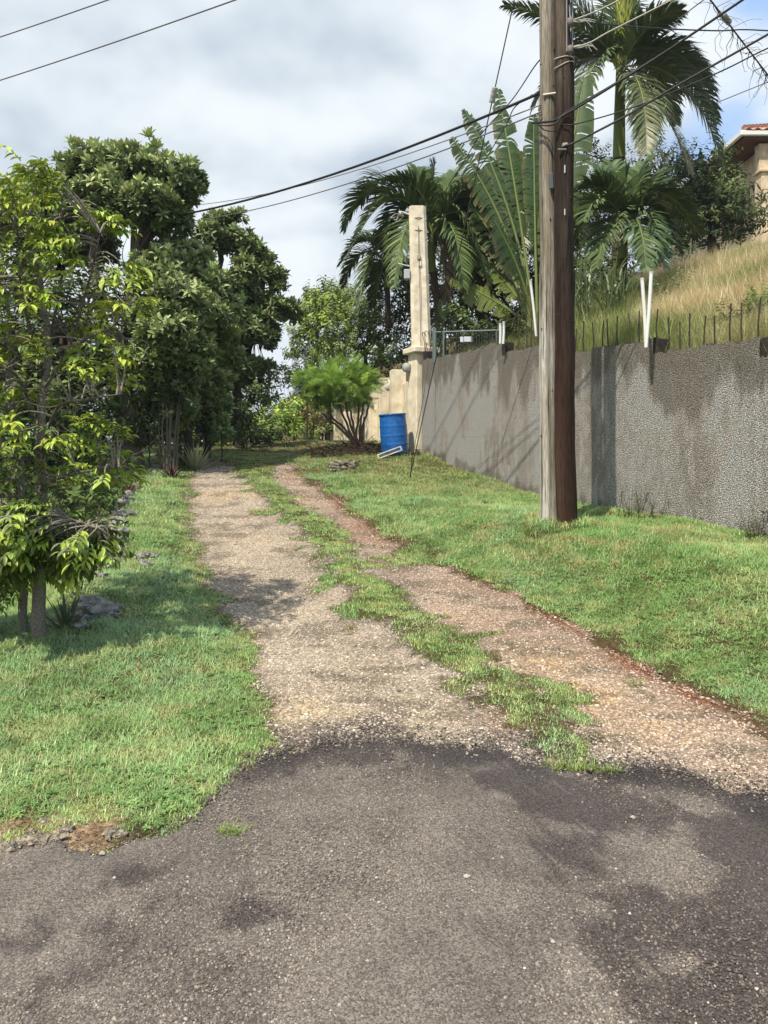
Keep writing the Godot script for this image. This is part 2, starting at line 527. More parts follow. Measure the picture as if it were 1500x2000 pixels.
# ---------------------------------------------------------------- sky, sun and eye
func make_light() -> void:
	var cam := Camera3D.new()
	cam.name = "camera"
	cam.near = 0.05
	cam.far = 900.0
	cam.projection = Camera3D.PROJECTION_FRUSTUM
	cam.keep_aspect = Camera3D.KEEP_HEIGHT
	cam.size = 2000.0 / F * cam.near
	cam.frustum_offset = Vector2(0, -135.0 / F * cam.near)
	cam.position = Vector3(0, EYE, 0)
	add_child(cam)
	cam.current = true
	var sun := DirectionalLight3D.new()
	sun.name = "sun"
	sun.light_energy = 1.08
	sun.light_color = Color(1.0, .955, .88)
	sun.light_angular_distance = 0.6
	sun.shadow_enabled = true
	sun.sky_mode = DirectionalLight3D.SKY_MODE_LIGHT_ONLY
	var az := deg_to_rad(35.0)
	var el := deg_to_rad(58.0)
	var to_sun := Vector3(-sin(az) * cos(el), sin(el), cos(az) * cos(el))
	sun.basis = Basis.looking_at(-to_sun, Vector3.UP)
	add_child(sun)
	var e := Environment.new()
	e.background_mode = Environment.BG_SKY
	var sk := Sky.new()
	var pm := PanoramaSkyMaterial.new()
	pm.panorama = sky_picture()
	sk.sky_material = pm
	e.sky = sk
	e.background_energy_multiplier = 1.0
	e.tonemap_mode = Environment.TONE_MAPPER_LINEAR
	e.tonemap_exposure = 1.85
	e.sdfgi_enabled = true
	e.ssao_enabled = true
	e.ssil_enabled = true
	e.fog_enabled = true
	e.fog_density = 0.0006
	e.fog_light_color = Color(.82, .87, .92)
	var w := WorldEnvironment.new()
	w.name = "sky"
	w.environment = e
	add_child(w)

# broken cloud: layers of noise on a flat cloud deck, thinner to the right where blue shows
func sky_picture() -> ImageTexture:
	var W := 1600
	var H := 800
	var a := FastNoiseLite.new()
	a.seed = 21
	a.noise_type = FastNoiseLite.TYPE_SIMPLEX
	a.frequency = 1.0
	a.fractal_octaves = 6
	a.fractal_gain = 0.52
	var b := FastNoiseLite.new()
	b.seed = 64
	b.noise_type = FastNoiseLite.TYPE_SIMPLEX
	b.frequency = 1.0
	b.fractal_octaves = 4
	var data := PackedFloat32Array()
	data.resize(W * H * 3)
	for j in H:
		var el := PI * (0.5 - (j + 0.5) / H)
		var y := sin(el)
		for i in W:
			var k := (j * W + i) * 3
			if j > H / 2:
				data[k] = .2; data[k + 1] = .2; data[k + 2] = .17
				continue
			var az := TAU * (i + 0.5) / W
			var dx := sin(az) * cos(el)
			var dz := cos(az) * cos(el)
			var s := 1.15 / (y + 0.28)
			var px := dx * s
			var pz := dz * s
			var n1 := a.get_noise_2d(px * 0.75 + 3.1, pz * 0.95)
			var n2 := b.get_noise_2d(px * 0.42 + 9.0, pz * 0.6 + 4.0)
			var cover := smoothstep(-0.42, 0.08, 0.7 * n1 + 0.4 * n2 + 0.6 + 0.9 * smoothstep(0.2, -0.2, dx) - 1.2 * smoothstep(0.2, 0.42, dx) * smoothstep(0.12, 0.36, y))
			var light := smoothstep(-0.38, 0.42, 0.6 * a.get_noise_2d(px * 1.1 + 216.4817, pz * 1.3 + 269.3073) + 0.5 * n1 + 0.2)
			var blue := Vector3(.21, .33, .54).lerp(Vector3(.29, .39, .53), smoothstep(0.55, 0.0, y))
			var cl := Vector3(.30, .35, .405).lerp(Vector3(.50, .535, .56), light)
			cl = cl.lerp(Vector3(.38, .43, .48), smoothstep(0.25, 0.0, y) * 0.6)
			var col := blue.lerp(cl, cover)
			data[k] = col.x; data[k + 1] = col.y; data[k + 2] = col.z
	return ImageTexture.create_from_image(Image.create_from_data(W, H, false, Image.FORMAT_RGBF, data.to_byte_array()))

# ---------------------------------------------------------------- ground, drive, road
func sheet(xs: PackedFloat32Array, qs: PackedFloat32Array, from_edge: bool) -> void:
	var nx := xs.size()
	var nq := qs.size()
	var pos := PackedVector3Array()
	var col := PackedColorArray()
	var gr := PackedFloat32Array()
	pos.resize(nx * nq); col.resize(nx * nq); gr.resize(nx * nq)
	var ed := PackedFloat32Array()
	for x in xs: ed.append(edge(x))
	for j in nq:
		for i in nx:
			var x := xs[i]
			var k := j * nx + i
			if from_edge:
				var d := ed[i] + qs[j]
				var g := bare(x, d) if d < 30.0 else -1.0
				gr[k] = g
				pos[k] = Vector3(x, ground_y(x, d) + (0.006 if g > 0.0 else 0.0), -d)
				col[k] = land_tone(x, d, g) * 1.3
			else:
				var d2 := ed[i] - qs[j]
				gr[k] = -1.0
				var wob := 0.006 * n_fbm.get_noise_2d(x * 60.0, d2 * 60.0)
				pos[k] = Vector3(x, wob + (ground_y(x, d2) if j == 0 else 0.012), -d2)
				col[k] = road_tone(x, d2) * 1.3
	var gs := [Geo.new(), Geo.new()]
	var maps := [{}, {}]
	for j in nq - 1:
		for i in nx - 1:
			var q := [j * nx + i, j * nx + i + 1, (j + 1) * nx + i + 1, (j + 1) * nx + i]
			for t in [[0, 1, 2], [0, 2, 3]]:
				var a: int = q[t[0]]
				var b: int = q[t[1]]
				var c: int = q[t[2]]
				var w := 1 if gr[a] + gr[b] + gr[c] > 0.0 else 0
				var g: Geo = gs[w]
				var ids := []
				for k in [a, b, c]:
					if not maps[w].has(k):
						maps[w][k] = g.vert(pos[k], Vector3.UP, Vector2(pos[k].x, pos[k].z), col[k])
					ids.append(maps[w][k])
				g.tri(ids[0], ids[1], ids[2])
	for g in gs:
		for k in g.n.size(): g.n[k] = Vector3.ZERO
		for k in range(0, g.idx.size(), 3):
			var a: int = g.idx[k]
			var b: int = g.idx[k + 1]
			var c: int = g.idx[k + 2]
			var nn: Vector3 = (g.v[c] - g.v[a]).cross(g.v[b] - g.v[a])
			g.n[a] += nn; g.n[b] += nn; g.n[c] += nn
		for k in g.n.size(): g.n[k] = g.n[k].normalized()
	if from_edge:
		single("lawn", gs[0], M.soil, Vector3.ZERO, "grassy earth on both sides of the gravel drive", "lawn", "", "structure")
		single("driveway", gs[1], M.gravel, Vector3.ZERO, "two worn gravel wheel tracks running uphill between grass", "driveway", "", "structure")
	else:
		single("road", gs[0], M.road, Vector3.ZERO, "patched grey asphalt road across the foot of the drive", "road", "", "structure")

func make_ground() -> void:
	var xs := PackedFloat32Array()
	var x := -4.6
	while x < 3.2:
		xs.append(x)
		x += 0.04 if x > -3.2 else 0.07
	var s := 0.06
	var lo := PackedFloat32Array()
	var y := -4.6
	while y > -160.0:
		s *= 1.13
		y -= s
		lo.append(y)
	lo.reverse()
	lo.append_array(xs)
	s = 0.06
	while x < 160.0:
		lo.append(x)
		s *= 1.13
		x += s
	var qs := PackedFloat32Array()
	var q := 0.0
	while q < 280.0:
		qs.append(q)
		q += maxf(0.028, 0.0095 * (q + 3.0)) if q < 24.0 else q * 0.12
	sheet(lo, qs, true)
	var rq := PackedFloat32Array()
	q = 0.0
	while q < 45.0:
		rq.append(q)
		q += 0.05 if q < 2.4 else q * 0.25
	sheet(lo, rq, false)
	# hillside behind the walls
	var g := Geo.new()
	var qq := PackedFloat32Array()
	q = 0.1
	while q < 120.0:
		qq.append(q)
		q += maxf(0.18, q * 0.09)
	var dd := PackedFloat32Array()
	q = 1.0
	while q < 90.0:
		dd.append(q)
		q += maxf(0.25, 0.02 * q)
	for d in dd:
		for w in qq:
			var hx := wall_x(d) + w
			var p := Vector3(hx, hill_y(hx, d), -d)
			var e := 0.2
			var nn := Vector3(hill_y(hx - e, d) - hill_y(hx + e, d), 2.0 * e, hill_y(hx, d + e) - hill_y(hx, d - e)).normalized()
			g.vert(p, nn, Vector2(hx, d), mixc(Color(.12, .10, .05), Color(.2, .16, .08), 0.5 + n_fbm.get_noise_2d(hx * 60.0, d * 60.0)))
	for j in dd.size() - 1:
		for i in qq.size() - 1:
			var k := j * qq.size() + i
			g.quad(k, k + 1, k + 1 + qq.size(), k + qq.size())
	single("hillside", g, M.soil, Vector3.ZERO, "steep bank of dry grass rising behind the grey wall", "hillside", "", "structure")

func stone_geo(seed_: int, squash: float, levels := 1) -> Geo:
	var r := RandomNumberGenerator.new()
	r.seed = seed_
	var vs := []
	var fs := []
	for s in [Vector3.RIGHT, Vector3.LEFT, Vector3.UP, Vector3.DOWN, Vector3.BACK, Vector3.FORWARD]: vs.append(s)
	for a in [0, 1]:
		for b in [2, 3]:
			for c in [4, 5]: fs.append([a, b, c])
	var f2 := []
	for lv in levels:
		var mids := {}
		f2 = []
		for f in fs:
			var ms := []
			for k in 3:
				var key := Vector2i(mini(f[k], f[(k + 1) % 3]), maxi(f[k], f[(k + 1) % 3]))
				if not mids.has(key):
					mids[key] = vs.size()
					vs.append((vs[f[k]] + vs[f[(k + 1) % 3]]).normalized())
				ms.append(mids[key])
			f2.append([f[0], ms[0], ms[2]]); f2.append([f[1], ms[0], ms[1]]); f2.append([f[2], ms[1], ms[2]]); f2.append(ms)
		fs = f2
	for k in vs.size():
		vs[k] = vs[k] * r.randf_range(0.7, 1.15) * Vector3(1, squash, r.randf_range(.8, 1.0))
	var g := Geo.new()
	for f in f2:
		var p: Array = [vs[f[0]], vs[f[1]], vs[f[2]]]
		var nn: Vector3 = (p[1] - p[0]).cross(p[2] - p[0]).normalized()
		if nn.dot(p[0] + p[1] + p[2]) < 0.0: nn = -nn
		g.face(p, nn, Color.WHITE)
	return g

func tuft_geo(blades: int, h: float, w: float, spread: float, lean: float, bend: float) -> Geo:
	var g := Geo.new()
	for k in blades:
		var a := rr(0, TAU)
		var l := lean * sqrt(r01())
		var dir := Vector3(cos(a) * sin(l), cos(l), sin(a) * sin(l))
		var p := Vector3(rr(-1, 1), 0, rr(-1, 1)) * spread
		var f := rr(.75, 1.25)
		g.blade(p, dir, h * rr(.55, 1.2), w * rr(.7, 1.2), bend * rr(.3, 1.4), Color(f * rr(.9, 1.15), f, f * rr(.7, 1.1)), 3)
	return g

func make_cover() -> void:
	# stones of the drive
	var st := [stone_geo(1, .6).build(), stone_geo(2, .7).build()]
	var tf := [[], []]
	var tc := [PackedColorArray(), PackedColorArray()]
	var made := 0
	while made < 80000:
		var d := 3.4 + 11.0 * pow(r01(), 2.0)
		var x := rr(xl(d) - .1, xr(d) + .2)
		if d < edge(x) - 0.5 * pow(r01(), 4.0): continue
		var g := bare(x, d)
		if g < rr(-0.08, 0.07): continue
		made += 1
		var r := 0.0034 + 0.0056 * pow(r01(), 2.5) + (0.012 * r01() * r01() if r01() < 0.05 else 0.0)
		r *= 0.9 + d * 0.035
		var c := gravel_tone(x, d)
		c = mixc(c, Color(.52, .47, .40), r01() * 0.8) if r01() < 0.5 else mixc(c, Color(.12, .105, .10), r01() * 0.85)
		var k := made % 2
		tf[k].append(Transform3D(Basis.from_euler(Vector3(rr(-.4, .4), rr(0, TAU), rr(-.4, .4))).scaled(Vector3.ONE * r), Vector3(x, ground_y(x, d) + 0.004 + r * rr(-.1, .35), -d)))
		tc[k].append(vary(c, .18) * 1.15)
	for i in 420:      # broken pale limestone on the right-hand track
		var a := rr(0, 1)
		var x := lerpf(1.0, 1.3, a) + rr(-.5, .5)
		var d := lerpf(5.4, 4.4, a) + rr(-.6, .6)
		if bare(x, d) < 0.02 or d < edge(x): continue
		var r := rr(.006, .019) * rr(.4, 1)
		tf[0].append(Transform3D(Basis.from_euler(Vector3(rr(-.2, .2), rr(0, TAU), rr(-.2, .2))).scaled(Vector3.ONE * r), Vector3(x, ground_y(x, d) + r * .25, -d)))
		tc[0].append(vary(mixc(Color(.42, .31, .19), Color(.5, .43, .34), r01()), .15))
	for k in 2:
		tag(copies(self, "gravel", st[k], M.stone, tf[k], tc[k]), ["loose crushed stone lying all over the wheel tracks", "mixed grit between the larger stones of the drive"][k], "gravel")
	# chips of the asphalt
	tf = [[], []]
	tc = [PackedColorArray(), PackedColorArray()]
	for i in 85000:
		var d := 1.75 + 2.4 * pow(r01(), 1.25)
		var x := rr(-1, 1) * (0.75 * d + 0.1)
		if d > edge(x) + 0.42 * r01() * r01() * r01(): continue
		var c := road_tone(x, d)
		var dark := smoo(.10, .05, c.g)
		var r := rr(.0022, .0047) + (0.003 * r01() if r01() < .15 else 0.0)
		if r01() < 0.55: c = mixc(c, Color(.42, .37, .31), r01() * (0.62 - .35 * dark))
		else: c = mixc(c, Color(.05, .045, .042), r01() * .7)
		if r01() < 0.006: c = Color(.46, .43, .38)
		var k := i % 2
		var base := 0.0 if d < edge(x) else ground_y(x, d)
		tf[k].append(Transform3D(Basis.from_euler(Vector3(rr(-.5, .5), rr(0, TAU), rr(-.5, .5))).scaled(Vector3.ONE * r), Vector3(x, base + 0.012 + r * rr(-.35, .25), -d)))
		tc[k].append(vary(c, .15))
	for i in 5200:
		var x := rr(-.8, 2.6)
		var d := edge(x) + rr(-1, 1) * rr(0, .26) + .05
		var r := rr(.003, .012) * rr(.5, 1)
		tf[i % 2].append(Transform3D(Basis.from_euler(Vector3(rr(-.5, .5), rr(0, TAU), rr(-.5, .5))).scaled(Vector3.ONE * r), Vector3(x, (.012 if d < edge(x) else ground_y(x, d) + .006) + r * rr(-.1, .3), -d)))
		tc[i % 2].append(vary(mixc(Color(.055, .047, .047), Color(.3, .26, .21), pow(r01(), 3.0)), .2))
	for k in 2:
		tag(copies(self, "road_chippings", st[k], M.stone, tf[k], tc[k]), ["fine stone chippings set in the worn asphalt", "loose grit scattered over the asphalt"][k], "gravel")
	# single pale stones on the road
	for q in [[200, 1676, .022], [735, 1722, .011], [912, 1720, .02], [1236, 1603, .016], [740, 1770, .009], [915, 1720, .009], [1008, 1476, .013], [760, 1525, .011], [410, 1864, .008], [718, 1885, .009], [1080, 1848, .013], [238, 1866, .008]]:
		var d: float = EYE * F / (q[1] - 865.0)
		var p := at(q[0], q[1], d)
		var g := Geo.new()
		var sg := stone_geo(int(q[0]), .55)
		for k in sg.v.size(): g.vert(sg.v[k] * q[2] * .7 + p + Vector3.UP * (q[2] * .3 + .012), sg.n[k], Vector2.ZERO, Color(.36, .33, .29))
		g.idx = sg.idx
		single("pale_stone", g, M.stone, p, "pale loose stone lying on the dark asphalt", "stone", "pale stones on the asphalt")
	# grass
	var tufts := [tuft_geo(20, .038, .0038, .036, 1.5, .9).build(), tuft_geo(18, .028, .0042, .036, 1.55, .6).build(), tuft_geo(17, .055, .004, .036, 1.35, 1.2).build()]
	tf = [[], [], []]
	tc = [PackedColorArray(), PackedColorArray(), PackedColorArray()]
	for band in [[2.7, 4.5, 3600.0], [4.5, 6.5, 2400.0], [6.5, 9.0, 2500.0], [9.0, 12.5, 1700.0], [12.5, 17.0, 900.0], [17.0, 26.0, 130.0]]:
		var d0: float = band[0]
		var d1: float = band[1]
		var half := 0.53 * d1 + 0.5
		var n := int(band[2] * (d1 - d0) * 2.0 * half)
		var size := 1.0 + 0.055 * (d0 - 3.0)
		for i in n:
			var d := rr(d0, d1)
			var x := rr(-half, half)
			if absf(x) > 0.53 * d + 0.4 or d < edge(x) - 0.05 or x > wall_x(d) - 0.03: continue
			var g := bare(x, d)
			if g > 0.05: continue
			var lawn := smoo(0.04, -0.16, g)
			var pn := n_fbm.get_noise_2d(x * 45.0, d * 45.0)
			var pf := n_fbm.get_noise_2d(x * 220.0, d * 220.0 + 40.0)
			var xm_ := absf(x - look(t_xm, d + 10.0))
			var in_mid := xm_ < look(t_hw, d + 10.0) + 0.1
			# thin and worn along edges, in the middle strip, and on red earth
			var dens := lawn * (0.9 + 0.5 * pf)
			if in_mid: dens *= 0.62 + 0.5 * pf
			var er := x - xr(d)
			if er > -0.1 and er < 0.6 and d < 13.0: dens *= 0.12 + smoo(-.05, .3, er + 0.5 * n_fbm.get_noise_2d(x * 130.0, d * 110.0 + 77.0))
			if d < edge(x) + 0.12: dens *= 0.75 + 1.2 * pf
			if d < 3.25 and x > -1.75 and x < -1.1: dens *= smoo(2.97, 3.22, d + .35 * pf)
			if d > 13.5: dens *= 0.75
			if x < xl(d) and d > 6.0:
				var rk := x - (xl(d) - 1.3)
				dens *= 1.0 - .75 * exp(-rk * rk / .06) * smoo(6.0, 7.0, d)
				dens *= .45 + .55 * smoo(.05, .6, xl(d) - x + .6 * pf) if d > 7.0 else 1.0
			if r01() > dens: continue
			if x > xr(d) + .5: dens += .25
			var c := mixc(Color(.27, .46, .15), Color(.42, .58, .25), 0.5 + pn + 0.6 * pf)
			c = mixc(c, Color(.31, .50, .235), smoo(.05, .4, n_fbm.get_noise_2d(x * 30.0 + 500.0, d * 30.0)) * 0.7)
			c = mixc(c, Color(.45, .47, .19), smoo(.1, .45, pf) * 0.55 + (1.0 - lawn) * 0.5)
			if x > xr(d) + .7: c = mixc(c, Color(.42, .38, .17), smoo(9.9, 9.0, d) * smoo(6.9, 7.6, d) * smoo(-.1, .35, pn + pf) * 0.5)
			if d > 13.5: c = mixc(c, Color(.30, .29, .11), .5 + pf)
			if x > xr(d) + .8 and d > 11.5: c = mixc(c, Color(.36, .36, .15), .45)
			c = mixc(c, Color(.16, .29, .075), smoo(.12, .4, n_fbm.get_noise_2d(x * 130.0 + 40.0, d * 130.0)) * .6)
			if r01() < 0.08: c = Color(.42, .37, .19)
			var k := 0
			var sz := size * rr(.75, 1.25)
			if in_mid or g > -0.22 or d < edge(x) + .3: k = 1
			elif pn > 0.05 or x < xl(d) - 1.6 or (x > xr(d) + 1.2 and d < 9.5): k = 2 if r01() < .25 else 0
			if x > wall_x(d) - .25: sz *= 1.3
			if absf(d - 8.72) < .22 and absf(x - 2.05) < .34:
				k = 2
				sz *= 1.7
			tf[k].append(Transform3D(Basis(Vector3.UP, rr(0, TAU)).scaled(Vector3(sz, sz * rr(.7, 1.2), sz)), Vector3(x, ground_y(x, d) - 0.006, -d)))
			tc[k].append(vary(c, .16))
	for k in 3:
		tag(copies(self, "grass", tufts[k], M.grass, tf[k], tc[k]), ["mown green grass of the verges beside the drive", "short sparse grass down the middle and edges of the drive", "longer green grass growing in the verges"][k], "grass")
	var wg := Geo.new()
	for k in 9:
		var a := k * 2.399
		var dir := Vector3(cos(a), rr(.15, .8), sin(a)).normalized()
		wg.leaf(dir * .006, dir, Vector3.UP, rr(.02, .034), .015, .2, .7, Color.WHITE, 2)
	var wf := []
	var wc := PackedColorArray()
	for i in 9000:
		var d := 2.7 + 9.0 * pow(r01(), 1.4)
		var x := rr(-.56, .56) * d
		if d < edge(x) + .03 or x > wall_x(d) - .1 or bare(x, d) > -.02 or (x > xl(d) and x < xr(d)): continue
		if n_fbm.get_noise_2d(x * 90.0 + 800.0, d * 90.0) < -.1 + .4 * r01(): continue
		wf.append(Transform3D(Basis(Vector3.UP, rr(0, TAU)).scaled(Vector3.ONE * rr(.35, .8)), Vector3(x, ground_y(x, d) + rr(.004, .02), -d)))
		wc.append(vary(mixc(Color(.12, .26, .07), Color(.26, .38, .13), r01()), .2))
	tag(copies(self, "lawn_weeds", wg.build(), M.grass, wf, wc), "small broad leaved weeds growing through the lawns", "weeds")
	# tufts at the edge of the asphalt, each on its own
	for q in [[450, 1627, .07, 46, "small round grass tuft alone on the asphalt by the left lawn"], [1120, 1500, .15, 130, "wide bright grass tuft where the middle strip meets the asphalt"], [1190, 1508, .07, 50, "small bright grass tuft at the right end of the middle strip"], [1240, 1335, .07, 40, "small grass tuft on red earth beside the right track"]]:
		var d: float = (EYE - .01) * F / (q[1] - 865.0)
		var p := at(q[0], q[1], d)
		p.y = maxf(ground_y(p.x, d), .01) - .004
		var g := Geo.new()
		for i in q[3]:
			var a := rr(0, TAU)
			var l := rr(.2, 1.3)
			var f := rr(.8, 1.25)
			g.blade(p + Vector3(rr(-1, 1), 0, rr(-.35, .35)) * q[2] * .8, Vector3(cos(a) * sin(l), cos(l), sin(a) * sin(l)), rr(.04, .085), .0045, .9, Color(.2 * f, .29 * f, .055), 3)
		single("grass_tuft", g, M.grass, p, q[4], "grass tuft")
	var pr := at(968, 1293, 5.33)
	pr.y = ground_y(pr.x, 5.33)
	var gr := Geo.new()
	for i in 60:
		var a := rr(0, TAU)
		var l := rr(.05, .9)
		gr.blade(pr + Vector3(rr(-.05, .05), 0, rr(-.04, .04)), Vector3(cos(a) * sin(l), cos(l), sin(a) * sin(l)), rr(.06, .17), .003, .5, mixc(Color(.12, .16, .05), Color(.2, .09, .05), r01()), 3)
	single("seeding_grass", gr, M.grass, pr, "dark seeding grass clump with reddish stems in the middle strip", "grass tuft")

# ---------------------------------------------------------------- walls
const WALL_DIR := Vector3(0.3917, 0, 0.9201)      # along the grey wall, towards the eye
const WALL_OUT := Vector3(-0.9201, 0, 0.3917)     # out of its face, towards the drive
func wall_at(d: float) -> Vector3: return Vector3(wall_x(d), 0, -d)
func along(d: float, y: float, into: float) -> Vector3: return wall_at(d) - WALL_OUT * into + Vector3.UP * y

func wall_tone(s: float, y: float, top: float, joint: float) -> Color:
	var v := n_fbm.get_noise_2d(s * 190.0, y * 22.0)
	var w := n_fbm.get_noise_2d(s * 40.0 + 70.0, y * 30.0)
	var f := n_fbm.get_noise_2d(s * 600.0, y * 420.0)
	var v2 := n_fbm.get_noise_2d(s * 420.0 + 33.0, y * 36.0)
	var c := mixc(Color(.60, .58, .55), Color(.88, .86, .82), 0.5 + 0.9 * w + 0.4 * f)
	# pale lime runs
	c = mixc(c, Color(1.0, .98, .95), smoo(.12, .5, v2 + 0.35 * f + 0.25 * w) * 0.75 * smoo(-.1, .5, top - y))
	c = mixc(c, Color(1.15, 1.13, 1.1), smoo(.12, .5, n_fbm.get_noise_2d(s * 900.0 + 5.0, y * 170.0) + .5 * v2) * .85)
	# black growth that runs down from the top, in fingers
	var reach := 0.42 + 0.5 * v + 0.35 * w
	c = mixc(c, Color(.29, .265, .23), smoo(reach + .2, reach - .15, top - y) * 0.8)
	c = mixc(c, Color(.42, .365, .325), smoo(.0, .35, n_fbm.get_noise_2d(s * 60.0 + 400.0, y * 30.0)) * 0.5)
	# damp foot
	c = mixc(c, Color(.15, .135, .11), smoo(.16, .0, y - joint + 0.2 * v) * 0.6)
	c = mixc(c, Color(.12, .11, .095), smoo(.06, .0, absf(f)) * 0.25)
	return c * 1.38

func make_walls() -> void:
	var base := wall_at(11.0) + Vector3.UP * 0.7
	var root := thing("retaining_wall", base, "long grey rough plastered block wall stepping down beside the grassy verge", "wall")
	var steps := [[15.36, 12.53, 3.30], [12.53, 11.12, 3.13], [11.12, 9.29, 2.91], [9.29, 7.85, 2.72], [7.85, 5.6, 2.53], [5.6, 3.4, 2.33]]
	for st in steps:
		var g := Geo.new()
		var d0: float = st[0]
		var d1: float = st[1]
		var top: float = st[2]
		var length := (d0 - d1) / 0.9201
		var ns := int(length / 0.035) + 1
		var ny := 70
		for i in ns + 1:
			var d := lerpf(d0, d1, float(i) / ns)
			var s := (15.4 - d) / 0.9201
			var foot := ground_y(wall_x(d) - .05, d) - 0.15
			var t2 := top + 0.03 * n_fbm.get_noise_1d(s * 90.0) + 0.03 * n_fbm.get_noise_1d(s * 420.0) - .03 * smoo(.3, .5, n_fbm.get_noise_1d(s * 900.0 + 40.0))
			for j in ny + 1:
				var y := lerpf(foot, t2, float(j) / ny)
				var bulge := 0.012 * n_fbm.get_noise_2d(s * 30.0, y * 30.0)
				if j == ny: bulge -= 0.012
				g.vert(along(d, y, -bulge), WALL_OUT, Vector2(s, y), wall_tone(s, y, t2, foot + .15))
			g.vert(along(d, t2 + .006, .06), Vector3.UP, Vector2(s, 9), Color(.13, .12, .10))
			g.vert(along(d, t2 - .004, .19), Vector3.UP, Vector2(s, 9.2), Color(.12, .11, .09))
			g.vert(along(d, t2 - .03, .2), -WALL_OUT, Vector2(s, 9.3), Color(.2, .19, .17))
			g.vert(along(d, 1.0, .2), -WALL_OUT, Vector2(s, 11), Color(.2, .19, .17))
		var m := ny + 5
		for i in ns:
			for j in m - 1:
				var k := i * m + j
				g.quad(k, k + 1, k + m + 1, k + m)
		for e in [[d0, -1.0], [d1, 1.0]]:
			g.face([along(e[0], 0.2, .004), along(e[0], 0.2, .196), along(e[0], top - .012, .196), along(e[0], top - .012, .004)], WALL_DIR * e[1], Color(.2, .185, .16))
		part(root, "wall_panel", g, M.stucco, base)
	# bare column cores where the wall steps down, with bars and pipes left standing in them
	var turn := Basis(WALL_DIR, Vector3.UP, WALL_DIR.cross(Vector3.UP)).orthonormalized()
	var stubs := [[15.3, 3.5, 3.28, .08], [12.49, 3.31, 3.1, .06], [9.25, 2.91, 2.69, .06], [7.8, 2.72, 2.5, .08]]
	for q in stubs:
		var g := Geo.new()
		g.box(Transform3D(turn, along(q[0], (q[1] + q[2]) * .5 - .03, .1)), Vector3(q[3], q[1] - q[2] + .06, .19), Color(.075, .065, .055), .012)
		part(root, "column_core", g, M.concrete, base, "dark unplastered block core at a step of the wall")
	var g0 := Geo.new()
	for k in 4:      # hooked bars on the first core
		var p := along(15.28 + [-.06, .06, -.05, .05][k], 3.5, [.05, .06, .14, .15][k])
		var q := p + Vector3(rr(-.1, .1), rr(.34, .46), 0)
		g0.tube(smooth_path([p, p.lerp(q, .6) + Vector3(rr(-.02, .02), 0, 0), q, q + Vector3(.06, -.01, 0), q + Vector3(.08, -.08, 0)], 3), taper(13, .008, .007), 5, Color(.07, .045, .035))
	part(root, "bent_rebar", g0, M.cable, base, "rusty bars bent over above the first core")
	var d := 12.2
	var i := 0
	while d > 5.2:
		var top := 2.3
		for st in steps:
			if d <= st[0] and d > st[1]: top = st[2]
		var g := Geo.new()
		var hgt := rr(.33, .46)
		if d > 11.0: hgt += .22
		if d < 8.4: hgt += .04
		var p := along(d, top - .05, rr(.08, .12))
		g.tube(PackedVector3Array([p, p + Vector3(rr(-.012, .012), hgt * .5, rr(-.012, .012)), p + Vector3(rr(-.02, .02), hgt + .05, rr(-.02, .02))]), taper(3, .009, .009), 6, mixc(Color(.03, .024, .022), Color(.06, .036, .028), r01()))
		part(root, "rebar", g, M.cable, base)
		d -= rr(.14, .2)
		i += 1
	for q in [[977, 667, 977, 633, 12.3], [983, 667, 984, 629, 12.3], [1261, 663, 1254, 545, 9.12], [1263, 663, 1272, 533, 9.08], [1046, 645, 1036, 548, 12.6]]:
		var g := Geo.new()
		var p := at(q[0], q[1], q[4])
		var e := at(q[2], q[3], q[4] - .03)
		p -= (e - p) * .12
		g.tube(PackedVector3Array([p, p.lerp(e, .5) + Vector3(.006, 0, 0), e]), PackedFloat32Array([.021, .021, .022]), 10, Color(.72, .73, .72))
		g.tube(PackedVector3Array([e, e + (e - p).normalized() * .012]), PackedFloat32Array([.026, .026]), 10, Color(.68, .68, .66))
		part(root, "pipe", g, M.plain, base, "white plastic conduit pipe left standing out of the wall")

	# cream gate pillar, tall concrete pole on it, and what hangs on them
	var cream := Color(.86, .79, .64)
	var pb := Vector3(.78, 1.3, -15.68)
	var pil := thing("gate_pillar", pb, "cream square pillar with a wide cap at the end of the grey wall", "pillar")
	var g := Geo.new()
	var tw := Basis(WALL_DIR, Vector3.UP, WALL_DIR.cross(Vector3.UP)).orthonormalized()
	g.box(Transform3D(tw, Vector3(.79, 2.35, -15.68)), Vector3(.42, 2.3, .42), cream, .012)
	part(pil, "shaft", g, M.paint, pb)
	g = Geo.new()
	g.box(Transform3D(tw, Vector3(.79, 3.545, -15.68)), Vector3(.6, .115, .6), cream * .95, .015)
	part(pil, "cap", g, M.paint, pb)
	# meter on the drive face
	var mb := thing("electric_meter", at(795, 735, 15.62), "round grey electricity meter on its box on the cream pillar", "meter")
	g = Geo.new()
	var mp := Vector3(.585, 0, -15.76)
	g.box(Transform3D(tw, mp + Vector3.UP * 2.92), Vector3(.16, .3, .1), Color(.05, .05, .055), .01)
	part(mb, "box", g, M.plain, mb.position)
	g = Geo.new()
	g.lathe(Transform3D(Basis(WALL_OUT.cross(Vector3.UP), WALL_OUT, Vector3.UP).orthonormalized(), mp + WALL_OUT * .05 + Vector3.UP * 3.2), [Vector2(.001, 0), Vector2(.1, 0), Vector2(.1, .09), Vector2(.085, .13), Vector2(.001, .14)], 20, Color(.33, .35, .35))
	part(mb, "dial_cover", g, M.plain, mb.position)
	g = Geo.new()
	g.tube(PackedVector3Array([mp + Vector3(.02, 2.7, .02), mp + Vector3(.02, 1.9, .02)]), taper(2, .018, .018), 8, Color(.45, .42, .35))
	part(mb, "conduit", g, M.plain, mb.position)

	var kb := Vector3(.79, 3.6, -15.68)
	var pole := thing("concrete_pole", kb, "tall cream chamfered concrete service pole standing on the gate pillar", "pole")
